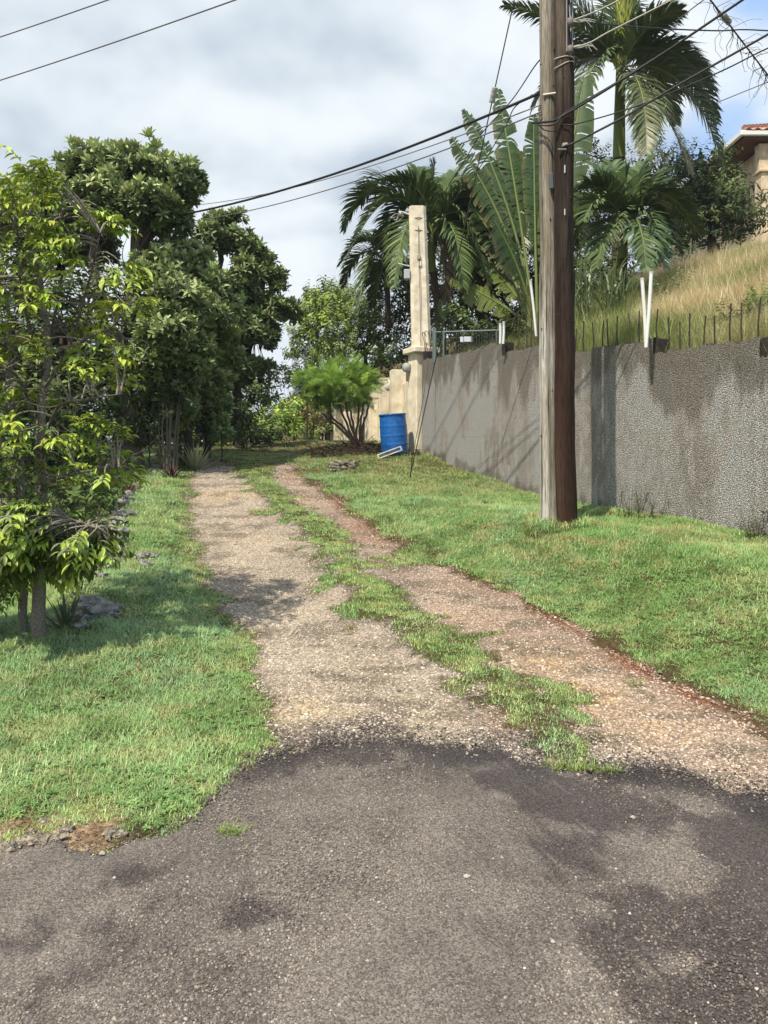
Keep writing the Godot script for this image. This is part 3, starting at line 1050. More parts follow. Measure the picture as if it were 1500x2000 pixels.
	g = Geo.new()
	var prof := []
	var lean := Vector3(-.085, 0, 0)
	var rings := []
	for k in 9:
		var t := k / 8.0
		var hw := lerpf(.205, .178, t)
		var ch := .06
		var cpt := kb + Vector3.UP * t * 2.98 + lean * t
		var ring := []
		for sgn in [[1, 1], [-1, 1], [-1, -1], [1, -1]]:
			var a := Vector3(sgn[0] * hw, 0, sgn[1] * (hw - ch))
			var b := Vector3(sgn[0] * (hw - ch), 0, sgn[1] * hw)
			if sgn[0] * sgn[1] > 0: ring.append_array([cpt + a, cpt + b])
			else: ring.append_array([cpt + b, cpt + a])
		rings.append(ring)
	for k in 8:
		for e in 8:
			var a: Vector3 = rings[k][e]
			var b: Vector3 = rings[k][(e + 1) % 8]
			var nn := (b - a).cross(Vector3.UP).normalized()
			if nn.dot(a - kb - lean * k / 8.0) < 0: nn = -nn
			g.face([a, b, rings[k + 1][(e + 1) % 8], rings[k + 1][e]], nn, vary(Color(.80, .74, .62), .05))
	g.face(rings[8], Vector3.UP, Color(.45, .4, .3))
	part(pole, "shaft", g, M.paint, kb)
	var kz := -15.46
	var ptop := kb + lean
	g = Geo.new()
	for yb in [6.28, 6.02]:
		var ring := PackedVector3Array()
		for k in 13:
			var a := TAU * k / 12.0
			var sl: float = .04 * sin(a * 1.0 + yb)
			ring.append(Vector3(ptop.x + .02 + cos(a) * .2, yb + sl, ptop.z + sin(a) * .2))
		g.tube(ring, taper(13, .008, .008), 5, Color(.12, .11, .10), false)
	part(pole, "wire_band", g, M.cable, kb)
	g = Geo.new()
	var arm := Vector3(ptop.x - .15, 6.42, ptop.z + .05)
	g.tube(PackedVector3Array([arm, arm + Vector3(-.16, .05, .02)]), taper(2, .022, .022), 8, Color(.6, .58, .54))
	g.lathe(Transform3D(Basis(), arm + Vector3(-.2, -.03, .03)), [Vector2(.001, 0), Vector2(.05, 0), Vector2(.035, .05), Vector2(.05, .09), Vector2(.001, .1)], 12, Color(.45, .42, .38))
	part(pole, "insulator", g, M.plain, kb)
	g = Geo.new()
	for k in 5:      # loose tails of the service drop
		var p := arm + Vector3(-.16, .03, .03)
		var q := p + Vector3(rr(-.26, .0), rr(-.22, .02), rr(-.05, .08))
		g.tube(smooth_path([p, p.lerp(q, .5) + rdir() * .07, q, q + rdir() * .08], 4), taper(13, .007, .005), 5, [Color(.45, .45, .43), Color(.08, .08, .08)][k % 2])
	part(pole, "loose_wire", g, M.cable, kb)
	g = Geo.new()
	var bx := at(795, 536, 15.55)
	g.box(Transform3D(Basis(), bx), Vector3(.13, .2, .12), Color(.38, .41, .44), .012)
	part(pole, "junction_box", g, M.plain, kb)
	g = Geo.new()
	var ab := at(799, 520, 15.6)
	g.tube(PackedVector3Array([ab, at(778, 515, 15.5)]), taper(2, .014, .014), 6, Color(.6, .6, .58))
	part(pole, "bracket", g, M.plain, kb)
	g = Geo.new()
	var pl := at(818, 502, 15.46)
	g.box(Transform3D(Basis(), pl), Vector3(.07, .1, .05), Color(.33, .3, .24), .008)
	g.box(Transform3D(Basis(), at(820, 515, 15.47)), Vector3(.075, .1, .02), Color(.66, .62, .52), .006)
	part(pole, "switch_plate", g, M.plain, kb)
	g = Geo.new()
	g.tube(PackedVector3Array([at(817, 440, 15.47), at(818, 500, 15.455), at(820, 560, 15.44), at(822, 682, 15.43)]), taper(4, .006, .006), 5, Color(.1, .09, .08))
	part(pole, "earth_wire", g, M.cable, kb)
	g = Geo.new()
	g.tube(PackedVector3Array([at(796, 440, 15.5), at(795, 520, 15.48)]), taper(2, .007, .007), 5, Color(.1, .09, .08))
	part(pole, "drop_wire", g, M.cable, kb)

	# cream boundary wall running on uphill, with pilasters
	var cb := Vector3(0, 1.4, -18)
	var cw := thing("cream_wall", cb, "cream painted boundary wall with square pilasters behind the barrel", "wall")
	var cols := [17.1, 18.9, 20.6, 22.5, 24.7, 27.0, 29.5]
	var tops := [3.28, 3.25, 3.1, 2.98, 2.85, 2.7, 2.5]
	var prev := 15.9
	for k in cols.size():
		var dc: float = cols[k]
		var p0 := Vector3(wall_x(prev) - .03, 0, -prev)
		var p1 := Vector3(wall_x(dc) - .03, 0, -dc)
		var cdir := (p0 - p1).normalized()
		var ctw := Basis(cdir, Vector3.UP, cdir.cross(Vector3.UP)).orthonormalized()
		var cin := cdir.cross(Vector3.UP)
		if cin.x < 0: cin = -cin
		g = Geo.new()
		var ptp: float = [2.96, 2.95, 2.9, 2.74, 2.6, 2.45, 2.3][k]
		g.box(Transform3D(ctw, (p0 + p1) * .5 + cin * .08 + Vector3.UP * (ptp + .8) * .5), Vector3(p0.distance_to(p1) - .02, ptp - .8, .15), cream, .01)
		part(cw, "wall_panel", g, M.paint, cb)
		g = Geo.new()
		g.box(Transform3D(ctw, p1 - cin * .07 + Vector3.UP * (tops[k] + .8) * .5), Vector3(.3, tops[k] - .8, .34), cream * .98, .012)
		part(cw, "pilaster", g, M.paint, cb)
		prev = dc
	g = Geo.new()
	g.lathe(Transform3D(Basis(Vector3.RIGHT, 1.2), at(762, 753, 18.0)), [Vector2(.001, .14), Vector2(.1, .1), Vector2(.16, 0), Vector2(.15, -.01), Vector2(.09, .08), Vector2(.001, .11)], 16, Color(.62, .6, .52))
	single("lamp_shade", g, M.plain, at(762, 755, 18.0), "small pale curved lamp shade on the cream wall between pilasters", "lamp")

func make_drive_things() -> void:
	# blue drum, leaning a little
	var d := 15.35
	var p := at(772, 882, d)
	p.y = ground_y(p.x, d) - .03
	var g := Geo.new()
	var drum := thing("plastic_drum", p, "big blue plastic drum leaning beside the cream pillar", "drum")
	var t := Transform3D(Basis(Vector3.BACK, deg_to_rad(4.0)), p)
	var prof := [Vector2(.001, .0), Vector2(.24, .0), Vector2(.265, .03)]
	var hgt := .84
	for k in 41:
		var y := .04 + (hgt - .08) * k / 40.0
		var r := .272 + .012 * sin(PI * k / 40.0)
		for rib in [.22, .40, .60]:
			r += .009 * exp(-pow((y - rib) / .013, 2.0))
		prof.append(Vector2(r, y))
	prof.append_array([Vector2(.27, hgt - .02), Vector2(.268, hgt - .012)])
	g.lathe(t, prof, 48, Color(.012, .14, .46))
	part(drum, "body", g, M.plastic, p)
	g = Geo.new()
	g.lathe(t, [Vector2(.262, hgt - .03), Vector2(.285, hgt - .025), Vector2(.29, hgt), Vector2(.283, hgt + .014), Vector2(.265, hgt + .012), Vector2(.255, hgt - .2), Vector2(.001, hgt - .22)], 48, Color(.012, .15, .48))
	part(drum, "rim", g, M.plastic, p)
	# old louvre frame at its foot
	var a := at(740, 886, 14.9)
	var b := at(782, 872, 14.95)
	a.y = ground_y(a.x, 14.9) + .03
	b.y = a.y + .16
	var fr := thing("window_frame", a, "old pale louvre frame lying against the foot of the blue drum", "frame")
	var dir := (b - a).normalized()
	var bs := Basis(dir, dir.cross(Vector3.FORWARD).normalized() * -1.0, Vector3.FORWARD).orthonormalized()
	var c := (a + b) * .5
	var L := a.distance_to(b)
	for s in [-1.0, 1.0]:
		g = Geo.new()
		g.box(Transform3D(bs, c + bs.y * s * .038), Vector3(L, .022, .07), Color(.55, .54, .5), .004)
		part(fr, "rail", g, M.plain, a)
		g = Geo.new()
		g.box(Transform3D(bs, c + bs.x * s * (L * .5 + .012)), Vector3(.03, .1, .075), Color(.58, .57, .52), .004)
		part(fr, "end_piece", g, M.plain, a)
	for k in 5:
		g = Geo.new()
		g.box(Transform3D(bs, c + bs.x * (k - 2) * L * .17 - bs.z * .02), Vector3(L * .14, .05, .012), Color(.1, .1, .1), .002)
		part(fr, "slat", g, M.plain, a)
	# pale rock pile in the verge
	rocks([[655, 912, 14.0, .14], [672, 905, 14.1, .16], [688, 903, 14.1, .13], [668, 917, 13.8, .1], [690, 912, 13.9, .09], [650, 921, 13.7, .07]], Color(.36, .33, .26), "pale limestone rock in the heap on the right verge", "rocks heaped on the right verge")
	# rocks along the edge of the left lawn
	var list := []
	for q in [[186, 1208, 6.25, .16], [205, 1195, 6.4, .13], [165, 1222, 6.1, .1], [155, 1250, 5.85, .06], [215, 1218, 6.2, .07], [175, 1185, 6.5, .12], [212, 1120, 8.0, .12], [232, 1105, 8.2, .13], [222, 1090, 8.4, .12], [200, 1135, 7.7, .1], [245, 1092, 8.5, .07], [285, 1105, 8.1, .08], [272, 1112, 8.0, .06], [300, 1098, 8.2, .05], [225, 1070, 8.8, .12], [240, 1055, 9.1, .1], [228, 1030, 9.6, .13], [245, 1012, 10.0, .13], [235, 995, 10.5, .14], [225, 1010, 10.1, .1], [248, 985, 10.8, .1], [215, 1050, 9.2, .12], [295, 922, 13.2, .1], [310, 912, 13.6, .1], [250, 968, 11.3, .1], [262, 955, 11.8, .09], [285, 1128, 7.75, .07], [195, 1150, 7.3, .07]]:
		list.append([q[0], q[1], q[2], q[3] * 1.0])
	rocks(list, Color(.50, .48, .44), "weathered grey limestone rock along the edge of the left verge", "rocks edging the left verge")
	for o in get_children():
		if o.has_meta("group") and o.get_meta("group") == "rocks edging the left verge":
			var dd: float = -o.position.z
			var far: bool = o.position.x < xl(dd) - .95
			if dd < 6.7: o.set_meta("label", "weathered grey rock in the cluster by the agave at the near tree")
			elif dd > 12.8: o.set_meta("label", "small pale rock far up the left verge by the stem clump")
			elif not far: o.set_meta("label", "small grey rock lying in the grass of the left verge")
			else: o.set_meta("label", "weathered grey limestone rock in the line edging the left verge")
	# marl and stones at the corner of the left lawn
	rocks([[70, 1650, 2.95, .05], [40, 1655, 2.94, .035], [110, 1640, 2.98, .035], [12, 1668, 2.9, .04], [220, 1634, 3.02, .035], [235, 1638, 3.01, .025], [85, 1606, 3.12, .018], [130, 1622, 3.05, .03], [60, 1628, 3.03, .02]], Color(.5, .43, .34), "pale marl stone at the corner of the left lawn by the asphalt", "stones at the lawn corner")
	# dead branches under the feathery tree
	var bp := at(690, 880, 15.8)
	bp.y = ground_y(bp.x, 15.8)
	g = Geo.new()
	for k in 900:
		var an := rr(0, TAU)
		var rad := sqrt(r01())
		var q := bp + Vector3(cos(an) * rad * .95 - .08, 0, sin(an) * rad * .7)
		q.y = ground_y(q.x, -q.z) + rr(0, .26) * (1.0 - rad * .8)
		var dr := Vector3(rr(-1, 1), rr(-.25, .35), rr(-1, 1)).normalized()
		var l := rr(.06, .3)
		g.tube(PackedVector3Array([q, q + dr * l * .5 + rdir() * .02, q + dr * l]), taper(3, rr(.004, .011), .003), 4, mixc(Color(.07, .05, .038), Color(.22, .185, .14), r01() * r01()), false)
	for k in 700:
		var an := rr(0, TAU)
		var rad := sqrt(r01()) * 1.1
		var q := bp + Vector3(cos(an) * rad - .05, 0, sin(an) * rad * .75)
		q.y = ground_y(q.x, -q.z) + rr(0.01, .2) * maxf(1.0 - rad * .8, 0.1)
		g.leaf(q, (rdir() * Vector3(1, .4, 1)).normalized(), Vector3.UP + rdir() * .6, rr(.05, .1), .035, .2, .6, mixc(Color(.09, .06, .035), Color(.2, .15, .09), r01()), 2)
	single("brush_pile", g, M.bark, bp, "heap of dead brown branches under the feathery tree", "brush pile", "", "stuff")

func rocks(list: Array, tone: Color, label: String, group: String) -> void:
	for q in list:
		var d: float = q[2]
		var p := at(q[0], q[1], d)
		p.y = ground_y(p.x, d)
		var sg := stone_geo(int(q[0] * 7 + q[1]), .7, 2)
		var s2 := stone_geo(int(q[0] * 3 + q[1]), .8, 2)
		var g := Geo.new()
		var r: float = q[3]
		for part_ in [[sg, Vector3.ZERO, 1.0], [s2, Vector3(rr(-.5, .5), rr(-.1, .25), rr(-.3, .3)), .65]]:
			var src: Geo = part_[0]
			var bs := Basis.from_euler(Vector3(rr(-.3, .3), rr(0, TAU), rr(-.3, .3)))
			var first := g.v.size()
			for k in src.v.size():
				var w: Vector3 = bs * src.v[k] * part_[2] + part_[1]
				w *= 1.0 + 0.6 * n_fbm.get_noise_3d(w.x * 120.0 + q[0], w.y * 120.0, w.z * 120.0)
				g.vert(p + w * r * Vector3(1.15, .8, 1) + Vector3.UP * r * .2, bs * src.n[k], Vector2.ZERO, mixc(tone * .5, tone * 1.35, 0.5 + 1.3 * n_fbm.get_noise_3d(w.x * 150.0 + q[0], w.y * 150.0, w.z * 150.0)))
			for k in range(0, src.idx.size(), 3): g.tri(src.idx[k] + first, src.idx[k + 1] + first, src.idx[k + 2] + first)
		single("rock", g, M.concrete, p, label, "rock", group)

# ---------------------------------------------------------------- poles and wires
func pole_shape(base: Vector3, top: Vector3, r0: float, r1: float, tone: int) -> Geo:
	var g := Geo.new()
	var ny := 150
	var ns := 40
	for j in ny + 1:
		var t := float(j) / ny
		var c := base.lerp(top, t) + Vector3(n_fbm.get_noise_1d(t * 240.0 + tone * 90.0) * .02, 0, n_fbm.get_noise_1d(t * 200.0 + 500.0) * .02)
		var y := base.y + (top.y - base.y) * t
		for k in ns + 1:
			var a := TAU * (k % ns) / ns
			var ca := cos(a)
			var sa := sin(a)
			var s := n_fbm.get_noise_3d(ca * 60.0, sa * 60.0 + tone * 300.0, y * 18.0)
			var s2 := n_fbm.get_noise_3d(ca * 260.0, sa * 260.0 + tone * 300.0, y * 9.0)
			var b := n_fbm.get_noise_3d(ca * 20.0 + tone * 70.0, sa * 20.0, y * 22.0)
			var r := lerpf(r0, r1, t) * (1.0 + .02 * s + .025 * b) - .006 * smoo(.22, .45, s2)
			var col: Color
			if tone == 0:
				col = mixc(Color(.38, .35, .30), Color(.58, .55, .49), .5 + s * 1.1)
				col = mixc(col, Color(.64, .615, .56), smoo(.02, .3, b) * .7)
				col = mixc(col, Color(.20, .165, .105), smoo(.05, .4, -b + .3 * s) * .6)
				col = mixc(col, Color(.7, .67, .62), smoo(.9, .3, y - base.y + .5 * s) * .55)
			else:
				col = mixc(Color(.042, .031, .026), Color(.105, .082, .066), .5 + s * 1.3)
				col = mixc(col, Color(.22, .185, .15), smoo(.1, .45, s2) * .5)
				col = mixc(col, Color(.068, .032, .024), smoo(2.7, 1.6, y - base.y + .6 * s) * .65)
				col = mixc(col, Color(.03, .018, .014), smoo(.12, .42, b + .4 * s2) * .6)
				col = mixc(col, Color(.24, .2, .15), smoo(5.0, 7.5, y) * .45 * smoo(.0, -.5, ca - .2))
			col = mixc(col, Color(.025, .02, .016), smoo(.26, .42, s2) * (.8 if tone else .45))
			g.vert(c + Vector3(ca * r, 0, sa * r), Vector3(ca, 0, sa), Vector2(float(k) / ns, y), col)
	for i in 26:
		var y := rr(.4, 6.5)
		var t := y / (top.y - base.y)
		var a := rr(.1, PI - .1)
		var out := Vector3(cos(a), 0, sin(a))
		var c := base.lerp(top, t) + out * (lerpf(r0, r1, t) - .002)
		if i % 3 == 0: g.lathe(Transform3D(basis_y(out, 0), c), [Vector2(.011, 0), Vector2(.009, .006), Vector2(.001, .007)], 8, Color(.09, .06, .045))
		else:
			var l := rr(.12, .6)
			g.tube(PackedVector3Array([c + Vector3(0, -l, 0), c + Vector3(rr(-.006, .006), 0, 0), c + Vector3(0, l, 0)]), PackedFloat32Array([.0005, .0042, .0005]), 4, Color(.03, .025, .02), false)
	for j in ny:
		for k in ns:
			var q := j * (ns + 1) + k
			g.quad(q, q + 1, q + ns + 2, q + ns + 1)
	g.lathe(Transform3D(Basis(), top), [Vector2(r1, 0), Vector2(.001, .02)], 20, Color(.2, .17, .13))
	return g

func wire(called: String, label: String, pts: Array, r: float, tone: Color, sag := 0.0, category := "cable", group := "") -> void:
	var p := PackedVector3Array()
	if pts.size() == 2:
		for i in 25:
			var t := i / 24.0
			p.append((pts[0] as Vector3).lerp(pts[1], t) + Vector3.DOWN * sag * 4.0 * t * (1.0 - t))
	else:
		p = smooth_path(pts, 8)
	var g := Geo.new()
	g.tube(p, taper(p.size(), r, r), 6, tone, false)
	single(called, g, M.cable, p[0], label, category, group)

func make_poles() -> void:
	var gb := at(1070, 1020, 8.86)
	gb.y = ground_y(gb.x, 8.86) - .3
	var root := thing("utility_pole", gb + Vector3.UP * .3, "weathered pale grey wooden utility pole, left of the pair", "utility pole")
	part(root, "shaft", pole_shape(gb, Vector3(gb.x - .0, 8.9, gb.z), .108, .092, 0), M.wood, root.position)
	var g := Geo.new()
	var fx := gb.x
	var fz := gb.z
	g.box(Transform3D(Basis(Vector3.BACK, .06), at(1077, 354, 8.72)), Vector3(.055, .2, .05), Color(.09, .095, .11), .015)
	part(root, "splice_box", g, M.plain, root.position)
	g = Geo.new()
	g.tube(PackedVector3Array([Vector3(fx - .08, 5.72, fz + .1), Vector3(fx + .075, 5.735, fz + .115)]), taper(2, .016, .016), 8, Color(.55, .52, .45))
	part(root, "bolt", g, M.metal, root.position)
	var db := at(1105, 1026, 8.68)
	db.y = ground_y(db.x, 8.68) - .3
	var r2 := thing("utility_pole", db + Vector3.UP * .3, "dark brown creosoted wooden utility pole, right of the pair", "utility pole")
	var dt := Vector3(db.x - .03, 8.9, db.z)
	part(r2, "shaft", pole_shape(db, dt, .119, .1, 1), M.wood, r2.position)
	var dx := db.x - .02
	var dz := db.z
	# slotted steel channel with spool insulators
	g = Geo.new()
	var top := at(1112, 113, 8.57)
	for s in [-.034, 0.0, .034]:
		g.box(Transform3D(Basis(), Vector3(top.x + s, 7.1, top.z - (.02 if s == 0.0 else .0))), Vector3(.052 if s == 0.0 else .008, 1.95, .006 if s == 0.0 else .045), Color(.36, .37, .39), .001)
	part(r2, "steel_channel", g, M.metal, r2.position)
	for k in 7:
		g = Geo.new()
		g.box(Transform3D(Basis(), Vector3(top.x, 6.25 + k * .24, top.z - .012)), Vector3(.016, .06, .012), Color(.02, .02, .02))
		part(r2, "slot", g, M.plain, r2.position)
	for yy in [92, 38, -20]:
		g = Geo.new()
		g.lathe(Transform3D(Basis(Vector3.BACK, .1), at(1114, yy + 6, 8.5)), [Vector2(.001, -.04), Vector2(.04, -.04), Vector2(.028, 0), Vector2(.04, .04), Vector2(.001, .04)], 14, Color(.16, .14, .13))
		g.tube(PackedVector3Array([at(1114, yy + 14, 8.5), at(1114, yy - 4, 8.5)]), taper(2, .009, .009), 6, Color(.4, .4, .4))
		part(r2, "spool_insulator", g, M.plain, r2.position)
	g = Geo.new()
	for q in [[121, 124, 0.02], [133, 128, .02]]:
		var ring := PackedVector3Array()
		for k in 21:
			var a := TAU * k / 20.0
			ring.append(Vector3(dx + cos(a) * .115, at(1, q[0], 8.7).y + (q[1] - 126) * .01 * cos(a) + .015 * sin(2 * a), dz + sin(a) * .115))
		g.tube(ring, taper(21, .006, .006), 5, Color(.5, .48, .44), false)
	part(r2, "wire_band", g, M.cable, r2.position)
	g = Geo.new()
	g.box(Transform3D(Basis(Vector3.BACK, .15), at(1103, 283, 8.56)), Vector3(.06, .035, .05), Color(.42, .4, .38), .006)
	g.box(Transform3D(Basis(), at(1098, 292, 8.56)), Vector3(.1, .012, .03), Color(.36, .35, .33), .003)
	part(r2, "cable_clamp", g, M.metal, r2.position)
	g = Geo.new()
	g.tube(smooth_path([at(1104, 292, 8.55), at(1102, 330, 8.56), at(1103, 380, 8.555), at(1108, 430, 8.55), at(1104, 520, 8.555)], 5), taper(21, .005, .005), 5, Color(.02, .02, .02))
	g.box(Transform3D(Basis(), at(1103, 330, 8.555)), Vector3(.012, .09, .006), Color(.55, .55, .53))
	g.box(Transform3D(Basis(), at(1103, 414, 8.555)), Vector3(.012, .07, .006), Color(.5, .5, .48))
	part(r2, "earth_wire", g, M.cable, r2.position)

	var black := Color(.018, .018, .02)
	var grey := Color(.13, .13, .135)
	var pale := Color(.42, .41, .38)
	wire("power_cable", "thick black overhead cable crossing the sky into the left trees", [at(1052, 183, 8.75), at(130, 440, 16.5)], .017, black, .42)
	wire("power_cable", "thin grey overhead wire just below the thick black cable", [at(1056, 205, 8.75), at(300, 405, 17.5)], .0075, Color(.2, .2, .2), .3)
	wire("power_cable", "thin grey overhead wire, lowest of the three crossing the sky", [at(1058, 218, 8.75), at(280, 440, 17.5)], .0085, grey, .3)
	wire("power_cable", "grey wire crossing the open sky at the upper left", [at(1082, -232, 8.75), at(-200, 218, 17)], .011, grey, .12)
	wire("power_cable", "short grey wire in the top left corner of the sky", [at(1082, -330, 8.75), at(-200, 136, 17)], .011, grey, .12)
	wire("service_wire", "pale twisted wire from the steel channel, the upper of two", [at(1116, 40, 8.5), at(1150, 28, 8.4), at(1210, 0, 8.2), at(1420, -110, 7.6)], .008, pale)
	wire("service_wire", "pale twisted wire from the steel channel, the lower of two", [at(1115, 93, 8.5), at(1150, 84, 8.4), at(1190, 62, 8.3), at(1300, 6, 8), at(1480, -90, 7.6)], .008, pale)
	for q in [[1128, 37, "upper"], [1128, 90, "lower"]]:
		var gg := Geo.new()
		for k in 5:
			var p := at(q[0] + rr(-12, 6), q[1] + rr(-2, 6), 8.48)
			gg.tube(smooth_path([p, p + Vector3(.07, rr(-.02, .03), 0), p + Vector3(.14, rr(-.01, .05), 0), p + Vector3(.2, rr(-.07, .05), 0)], 4), taper(13, .006, .004), 5, Color(.4, .39, .37))
		single("wire_grip", gg, M.cable, at(q[0], q[1], 8.48), "pale wrapped wire grip at the %s spool of the steel channel" % q[2], "wire grip")
	wire("power_cable", "thick black cable rising from the poles to the upper right", [at(1040, 240, 8.78), at(1075, 237, 8.56), at(1100, 226, 8.54), at(1180, 178, 8.4), at(1290, 108, 8.1), at(1450, 0, 7.7), at(1700, -170, 7)], .0135, black)
	wire("power_cable", "thinner black cable rising beside the thick one from the poles", [at(1050, 244, 8.78), at(1080, 244, 8.56), at(1102, 222, 8.54), at(1130, 204, 8.5), at(1200, 163, 8.36), at(1300, 100, 8.12)], .008, Color(.03, .03, .032))
	wire("power_cable", "double grey black cable from the clamp to the right edge", [at(1104, 284, 8.54), at(1125, 277, 8.5), at(1220, 228, 8.3), at(1330, 163, 8), at(1500, 67, 7.6), at(1700, -50, 7)], .0125, Color(.035, .035, .038))
	wire("power_cable", "thin cable below the double cable at the right edge", [at(1098, 243, 8.55), at(1130, 241, 8.5), at(1250, 205, 8.25), at(1400, 143, 7.9), at(1500, 94, 7.6), at(1700, 5, 7)], .0075, black)
	wire("power_cable", "thin loose wire running level behind the palm at upper right", [at(1124, 30, 9), at(1155, 44, 9.4), at(1280, 55, 11), at(1400, 60, 12), at(1460, 58, 12.5), at(1560, 64, 13)], .011, black)
	wire("power_cable", "far thin wire against the blue sky at the right edge", [at(1404, 199, 14), at(1500, 160, 13.5), at(1700, 80, 12.5)], .009, Color(.14, .14, .15))
	wire("power_cable", "thin wire in the top right sky above the palm", [at(1320, 42, 12), at(1374, 0, 11.5), at(1500, -90, 10.5)], .009, Color(.1, .1, .11))
	wire("telephone_wire", "thin dark wire leading left off the grey pole behind the leaves", [at(1085, 95, 8.7), at(1050, 122, 9.6), at(1000, 195, 11), at(940, 262, 12.5), at(900, 325, 13.8), at(832, 432, 15.5)], .009, black)
	wire("telephone_wire", "slack wire hanging below the thin dark wire left of the poles", [at(1040, 185, 9), at(1005, 210, 10), at(985, 250, 11), at(935, 330, 13), at(880, 400, 14.5), at(832, 470, 15.4)], .008, black)
	wire("telephone_wire", "black loop of wire wrapped between the two wooden poles", [at(1048, 232, 8.78), at(1058, 250, 8.74), at(1072, 256, 8.7), at(1088, 256, 8.58)], .007, black)
	# guy of the poles, with its strain insulator
	var ga := at(800, 928, 12.9)
	ga.y = ground_y(ga.x, 12.9)
	var gtop := at(1069, -295, 8.82)
	wire("guy_wire", "long dark guy wire from the poles down to the verge", [gtop, ga], .009, Color(.045, .045, .045), 0.0, "guy wire")
	var tt := 0.0
	var best := 1e9
	for k in 200:
		var q := gtop.lerp(ga, k / 200.0)
		var sy := 865.0 - (q.y - EYE) / -q.z * F
		if absf(sy - 186.0) < best:
			best = absf(sy - 186.0)
			tt = k / 200.0
	var ip := gtop.lerp(ga, tt)
	strain_insulator(ip, (ga - gtop).normalized(), "grey strain insulator on the guy wire left of the poles")
	var hook := Geo.new()
	hook.tube(PackedVector3Array([ga + Vector3.DOWN * .15, ga + Vector3(.05, .45, .03)]), taper(2, .012, .01), 6, Color(.06, .055, .05))
	single("anchor_rod", hook, M.metal, ga, "dark steel anchor rod at the foot of the guy wire", "anchor rod")
	var knot := Geo.new()
	var kp := at(806, 884, 15.0)
	kp.y = ground_y(kp.x, 15.0) + .06
	for k in 40:
		var q := kp + Vector3(rr(-.14, .14), rr(-.06, .06), rr(-.1, .1))
		knot.tube(PackedVector3Array([q, q + rdir() * .06, q + rdir() * .12]), taper(3, .008, .004), 4, Color(.05, .04, .035), false)
	single("wire_tangle", knot, M.cable, kp, "dark tangle of wire at the foot of the cream pillar", "wire")
	wire("guy_wire", "dark wire slanting across the grey wall from the pillar", [at(838, 700, 14.6), at(826, 780, 14.4), at(808, 882, 14.2)], .007, Color(.05, .05, .05), 0.0, "guy wire")
	# guy across the top right corner, grown over with a dry vine
	var va := at(1383, -6, 10)
	var vb := at(1510, 160, 11.2)
	wire("guy_wire", "dark guy wire across the top right corner of the sky", [va - (vb - va) * .6, vb + (vb - va) * .4], .012, Color(.05, .045, .04), 0.0, "guy wire")
	strain_insulator(at(1418, 36, 10.3), (vb - va).normalized(), "pale green strain insulator on the guy wire at top right")
	var vg := Geo.new()
	for k in 46:
		var p := va.lerp(vb, rr(-.05, .9)) + Vector3(0, -.02, 0)
		var pts := [p]
		var dr := Vector3(rr(-.5, .6), rr(-1.2, .35), rr(-.3, .3)).normalized()
		for j in int(rr(3, 8)):
			p += dr * rr(.05, .11)
			dr = (dr + rdir() * .7 + (vb - va).normalized() * .25 + Vector3.DOWN * .1).normalized()
			pts.append(p)
		var sp := smooth_path(pts, 3)
		vg.tube(sp, taper(sp.size(), rr(.003, .006), .0018), 4, Color(.10, .085, .07), false)
	single("dry_vine", vg, M.bark, va, "dry leafless vine tangled round the guy wire at top right", "vine")

func strain_insulator(p: Vector3, dir: Vector3, label: String) -> void:
	var g := Geo.new()
	g.lathe(Transform3D(basis_y(dir, 0), p), [Vector2(.001, -.1), Vector2(.035, -.1), Vector2(.042, -.09), Vector2(.042, -.04), Vector2(.036, -.03), Vector2(.042, -.02), Vector2(.042, .03), Vector2(.036, .04), Vector2(.042, .05), Vector2(.042, .09), Vector2(.035, .1), Vector2(.001, .1)], 14, Color(.34, .36, .34))
	single("strain_insulator", g, M.plain, p, label, "insulator")

